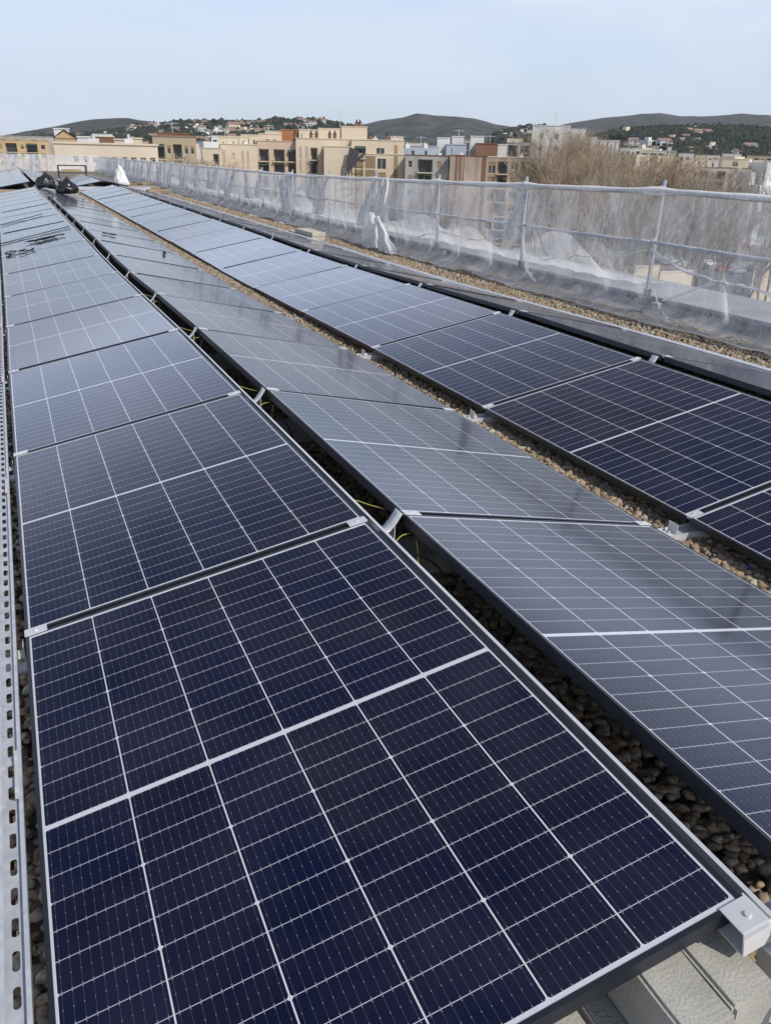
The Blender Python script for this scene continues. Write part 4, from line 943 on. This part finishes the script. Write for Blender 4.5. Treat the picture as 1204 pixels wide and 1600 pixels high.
def infill(n, u0, u1, r0, r1, label, group):
    for i in range(n):
        u = hg.uniform(u0, u1); az, _ = azel(u, 235); r = hg.uniform(r0, r1); x, y = CAMP.x+r*math.sin(az), CAMP.y+r*math.cos(az)
        o = link('town_house', HM[hg.choice([0, 3, 6])], None, (x, y, ZG), (0, 0, R(hg.uniform(-20, 20)))); o.scale = (1.3, 1.2, hg.uniform(1.9, 2.6)); tag(o, label, 'house', group)
infill(46, 950, 1260, 260, 540, 'distant pale town house beyond the right hand balcony block', 'town houses at right')
infill(30, 240, 345, 240, 500, 'distant pale town house in the gap left of the cream cluster', 'town houses left of the cluster')
infill(16, -20, 240, 350, 520, 'distant pale town house behind the long cream building', 'town houses at left')
# ------------------------------------------------------------------ woods (uncountable)
def woods(n, u0, u1, v0, v1, r0, r1, name, label, seed, s0=5, s1=9):
    g = random.Random(seed); bv, bf = icos(1); VV = []; FF = []; k = 0; t = 0
    rg = np.random.default_rng(seed)
    while k < n and t < n*25:
        t += 1; az0, az1 = azel(u0, 215)[0], azel(u1, 230)[0]; az = g.uniform(az0, az1); r = g.uniform(r0, r1); x, y = CAMP.x+r*math.sin(az), CAMP.y+r*math.cos(az); z = terr(x, y)
        if z < ZG+2 or mnoise.noise(Vector((x/90, y/90, seed))) < -.25: continue
        s_ = g.uniform(s0, s1); V = bv*(1+rg.normal(0, .22, (len(bv), 1)))*np.array([s_*.7, s_*.7, s_*.62]) + np.array([x, y, z+s_*.35]); VV.append(V); FF.append(bf+k*len(bv)); k += 1
    V = np.concatenate(VV); F = np.concatenate(FF); me = bpy.data.meshes.new(name); me.from_pydata(V.tolist(), [], F.tolist()); me.materials.append(M['foliage'])
    tag(link(name, me), label, 'woods', kind='stuff')
fm_ = mat('pine_foliage', (.012, .020, .014), (.032, .038, .024), .05, 1, detail=6); M['foliage'] = fm_
woods(7500, 925, 1290, 0, 0, 640, 960, 'woods', 'dark pine woods covering the low hill at right', 5, 3.5, 7)
woods(1700, 190, 560, 0, 0, 660, 1260, 'hillside_trees', 'dark trees scattered among the hillside town houses', 6, 5, 9)
woods(1200, 770, 900, 0, 0, 700, 1260, 'slope_trees', 'dark trees on the slope behind the white stepped block', 8, 5, 9)
woods(1500, -60, 200, 0, 0, 700, 1260, 'left_slope_trees', 'dark trees below the left hill', 9, 5, 9)
# ------------------------------------------------------------------ bare plane trees
def tree_meshes(seed, H, spread, dens, twig):
    g = random.Random(seed); tr = MB(); cr_ = MB()
    def limb(p, d, L, r, lev):
        nseg = 4 if lev < 3 else 2; pts = [p.copy()]; q = p.copy(); dd = d.copy()
        for i in range(nseg):
            dd = (dd + Vector((g.gauss(0, .10), g.gauss(0, .10), g.gauss(.05, .05)))).normalized(); q = q+dd*L/nseg; pts.append(q.copy())
        (tr if lev < 2 else cr_).tube(pts, r, 6 if lev < 2 else 3, r*.55)
        if lev == 5 or L < .8: return
        nb = [6, 6, dens+1, dens, 5][lev]
        for i in range(nb):
            t = .35+.65*(i+g.random()*.6)/nb; t = min(t, .99); b0 = pts[min(int(t*nseg), nseg-1)].lerp(pts[min(int(t*nseg)+1, nseg)], t*nseg % 1)
            s_ = dd.orthogonal().normalized(); s_ = Matrix.Rotation(g.uniform(0, 6.28), 3, dd) @ s_
            an = g.uniform(.35, .95)*spread; nd = (dd*math.cos(an)+s_*math.sin(an)+Vector((0, 0, .10 if lev < 2 else .03))).normalized()
            limb(b0, nd, L*g.uniform(.52, .78), max(r*.5, .019 if lev > 2 else .03), lev+1)
    limb(Vector((0, 0, 0)), Vector((0, 0, 1)), H*.52, H*.015, 0)
    a_ = tr.mesh('trunk', M['bark'], True); b_ = cr_.mesh('crown', twig)
    return a_, b_
TV = [tree_meshes(s_, 22, .95, 5, M['twig']) for s_ in (1, 2, 3)] + [tree_meshes(s_, 22, .85, 4, M['twig2']) for s_ in (4, 5)]
for a_, b_ in TV:                                      # pollarded crowns: no lone shoots above the dome
    q_ = float(np.percentile([v.co.z for v in b_.vertices], 97))
    for me_ in (a_, b_):
        for v in me_.vertices:
            if v.co.z > q_: v.co.z = q_ + (v.co.z-q_)*.45
TH = [float(np.percentile([v.co.z for v in b_.vertices], 99.8)) for a_, b_ in TV]
def tree(u, vtop, Y, kind, label, rz=0, wide=1.0, group=None):
    x, z = XZ(u, vtop, Y); s_ = (z-ZG)/TH[kind]
    root = thing('bare_tree', label, 'tree', (x, Y, ZG), (0, 0, rz), group); root.scale = (s_*wide, s_*wide, s_)
    link('trunk', TV[kind][0], root); link('crown', TV[kind][1], root)
gr = 'bare plane trees beyond the netting'
for i, (u, v, Y, kd, wd_, lb) in enumerate([
    (874, 196, 118, 0, .62, 'tallest bare brown plane tree in front of the white stepped block'),
    (856, 208, 122, 2, .46, 'second tallest bare plane tree, behind and left of the tallest'),
    (895, 206, 124, 1, .58, 'tall bare plane tree, behind and right of the tallest'),
    (905, 216, 110, 2, .75, 'bare brown tree right of the tallest plane tree'),
    (940, 238, 104, 1, .8, 'bare brown tree below the orange shuttered white block'),
    (980, 236, 108, 0, .95, 'wide bare brown tree left of the nearest tall guard post'),
    (1012, 226, 112, 2, .9, 'bare brown tree directly behind the nearest tall guard post'),
    (1052, 240, 106, 1, .95, 'bare brown tree just right of the nearest tall guard post'),
    (1092, 268, 96, 3, .9, 'pale thin bare tree left of the balcony block middle'),
    (1130, 262, 100, 4, .9, 'pale thin bare tree before the left half of the balcony block'),
    (1165, 272, 98, 3, .9, 'pale thin bare tree before the right half of the balcony block'),
    (1200, 258, 95, 4, .9, 'pale thin bare tree at the right edge of the view'),
    (1235, 262, 99, 3, .9, 'pale thin bare tree just outside the right edge'),
    (960, 268, 88, 4, .8, 'pale trunked slim tree seen through the netting left of the tall post'),
    (1000, 275, 84, 3, .8, 'forked pale trunked tree seen through the netting by the tall post'),
    (262, 245, 110, 1, .9, 'small reddish bare tree behind the far netting, leftmost'),
    (282, 243, 112, 2, .9, 'small reddish bare tree behind the far netting, second'),
    (303, 246, 108, 0, .9, 'small reddish bare tree behind the far netting, third'),
    (322, 252, 112, 1, .9, 'small reddish bare tree behind the far netting, rightmost'),
    (690, 268, 120, 3, .8, 'pale bare tree before the grey white balcony block'),
]):
    tree(u, v, Y, kd, lb, i*1.3, wd_, gr)
# ------------------------------------------------------------------ parked cars
def car_proto(col, nm):
    root = thing('parked_car', 'x', 'car')
    prof = [(-2.1, .35), (-2.12, .75), (-1.95, .92), (-1.35, .98), (-.85, 1.40), (.55, 1.44), (1.25, 1.02), (1.95, .88), (2.15, .65), (2.12, .35)]
    q = MB(); n = len(prof)
    def wdt(z): return .86 if z < 1.05 else .68
    L_ = [(x, -wdt(z), z) for x, z in prof]; R_ = [(x, wdt(z), z) for x, z in prof]
    for i in range(n): j = (i+1) % n; q.quad(L_[i], L_[j], R_[j], R_[i])
    q.quad(*L_[::-1]); q.quad(*R_)
    body = bevel(q.build('body', col, root), .06)
    gl = MB(); gl.quad((-1.30, -.79, 1.04), (-.86, -.72, 1.34), (-.86, .72, 1.34), (-1.30, .79, 1.04)); gl.quad((.62, .70, 1.38), (.62, -.70, 1.38), (1.22, -.8, 1.05), (1.22, .8, 1.05))
    gl.box(-.95, -.83, 1.02, .75, .83, 1.33); win = gl.build('windows', M['glass'], root)
    ws = []
    for sx in (-1.35, 1.35):
        for sy in (-.82, .82): ws.append(MB().tube([(sx, sy-.1, .32), (sx, sy+.1, .32)], .32, 14).build('wheel', M['black'], root))
    return kids(root, body, win, *ws)
cols = [('white', (.6, .6, .6)), ('silver grey', (.3, .31, .33)), ('dark blue', (.03, .05, .12)), ('red', (.32, .03, .025)), ('black', (.02, .02, .022))]
protos = [car_proto(mat('car_paint', c, c, 1, .25), n_) for n_, c in cols]; usedp = set()
cg = random.Random(21)
spots = [(970+20*i, 415, 2) for i in range(0)]
def put_car(u, v, ci, rz, label):
    p = at_z(u, v, ZG)
    o = protos[ci] if ci not in usedp else copy_tree(protos[ci]); usedp.add(ci)
    o.location = (p.x, p.y, ZG+.015); o.rotation_euler = (0, 0, rz); tag(o, label, 'car', 'cars parked beyond the netting')
lst = [(1128, 424, 3, .2, 'red car parked at the right beyond the netting'), (1150, 428, 1, .2, 'silver grey car right of the red parked car'), (1176, 424, 2, .2, 'dark blue car second right of the red parked car'), (1196, 416, 0, .2, 'white car at the right edge above the wall'),
       (1070, 418, 0, .3, 'white car left of the red parked car'), (1040, 414, 1, .3, 'silver car behind the tall guard post foot'), (1010, 410, 3, .2, 'red car left of the tall guard post foot'), (985, 406, 4, .2, 'black car beyond the cream boundary wall, left end'),
       (962, 408, 0, .2, 'white car left of the black one beyond the wall'), (1095, 421, 4, .3, 'black car between the white and red parked cars'),
       (905, 361, 0, .5, 'far white car in the distant row, first from the left'), (918, 363, 1, .5, 'far silver car in the distant row, second'), (930, 361, 0, .5, 'far white car in the distant row, third'), (942, 362, 4, .5, 'far black car in the distant row, fourth'), (952, 364, 0, .5, 'far white car in the distant row, last')]
for a_ in lst: put_car(*a_)
for i in range(26):
    u = cg.uniform(700, 1200); v = 352+ (u-700)*.075 + cg.choice([0, 16, 34]); ci = cg.choice([0, 0, 1, 1, 2, 3, 4])
    put_car(u, v, ci, .3+cg.choice([0, 1.57]), f'{cols[ci][0]} parked car seen dimly through the netting among the trees')
for i, (u, v, hh) in enumerate([(1045, 345, 9), (1120, 383, 8), (673, 345, 9), (895, 352, 9)]):
    d = ray(u, v); t = (ZG+hh-CAMP.z)/d.z; p = CAMP+d*t
    root = thing('street_lamp', ['slim street lamp with pale head right of the tall guard post', 'slim street lamp with pale head above the red parked car', 'slim street lamp below the grey white block', 'slim street lamp below the tallest plane tree'][i], 'street lamp', (p.x, p.y, ZG))
    MB().tube([(0, 0, 0), (0, 0, hh-.3), (.3, 0, hh), (.8, 0, hh+.05)], .09, 8, .05).build('pole', M['galv'], root); MB().box(.5, -.22, hh, 1.5, .22, hh+.16).build('lamp_head', M['white'], root)
# ------------------------------------------------------------------ haze
hz = MB().box(-4200, -900, ZG-2.2, 5200, 5200, 330).build('haze', bpy.data.materials.new('haze')); tag(hz, 'thin pale air haze over the whole scene', 'haze', kind='stuff')
hm = hz.data.materials[0]; hm.use_nodes = True; hm.node_tree.nodes.clear()
ho = hm.node_tree.nodes.new('ShaderNodeOutputMaterial'); hv = hm.node_tree.nodes.new('ShaderNodeVolumePrincipled')
hv.inputs['Color'].default_value = (.86, .91, 1, 1); hv.inputs['Density'].default_value = 0.55e-4; hv.inputs['Anisotropy'].default_value = .3
hm.node_tree.links.new(hv.outputs[0], ho.inputs['Volume'])
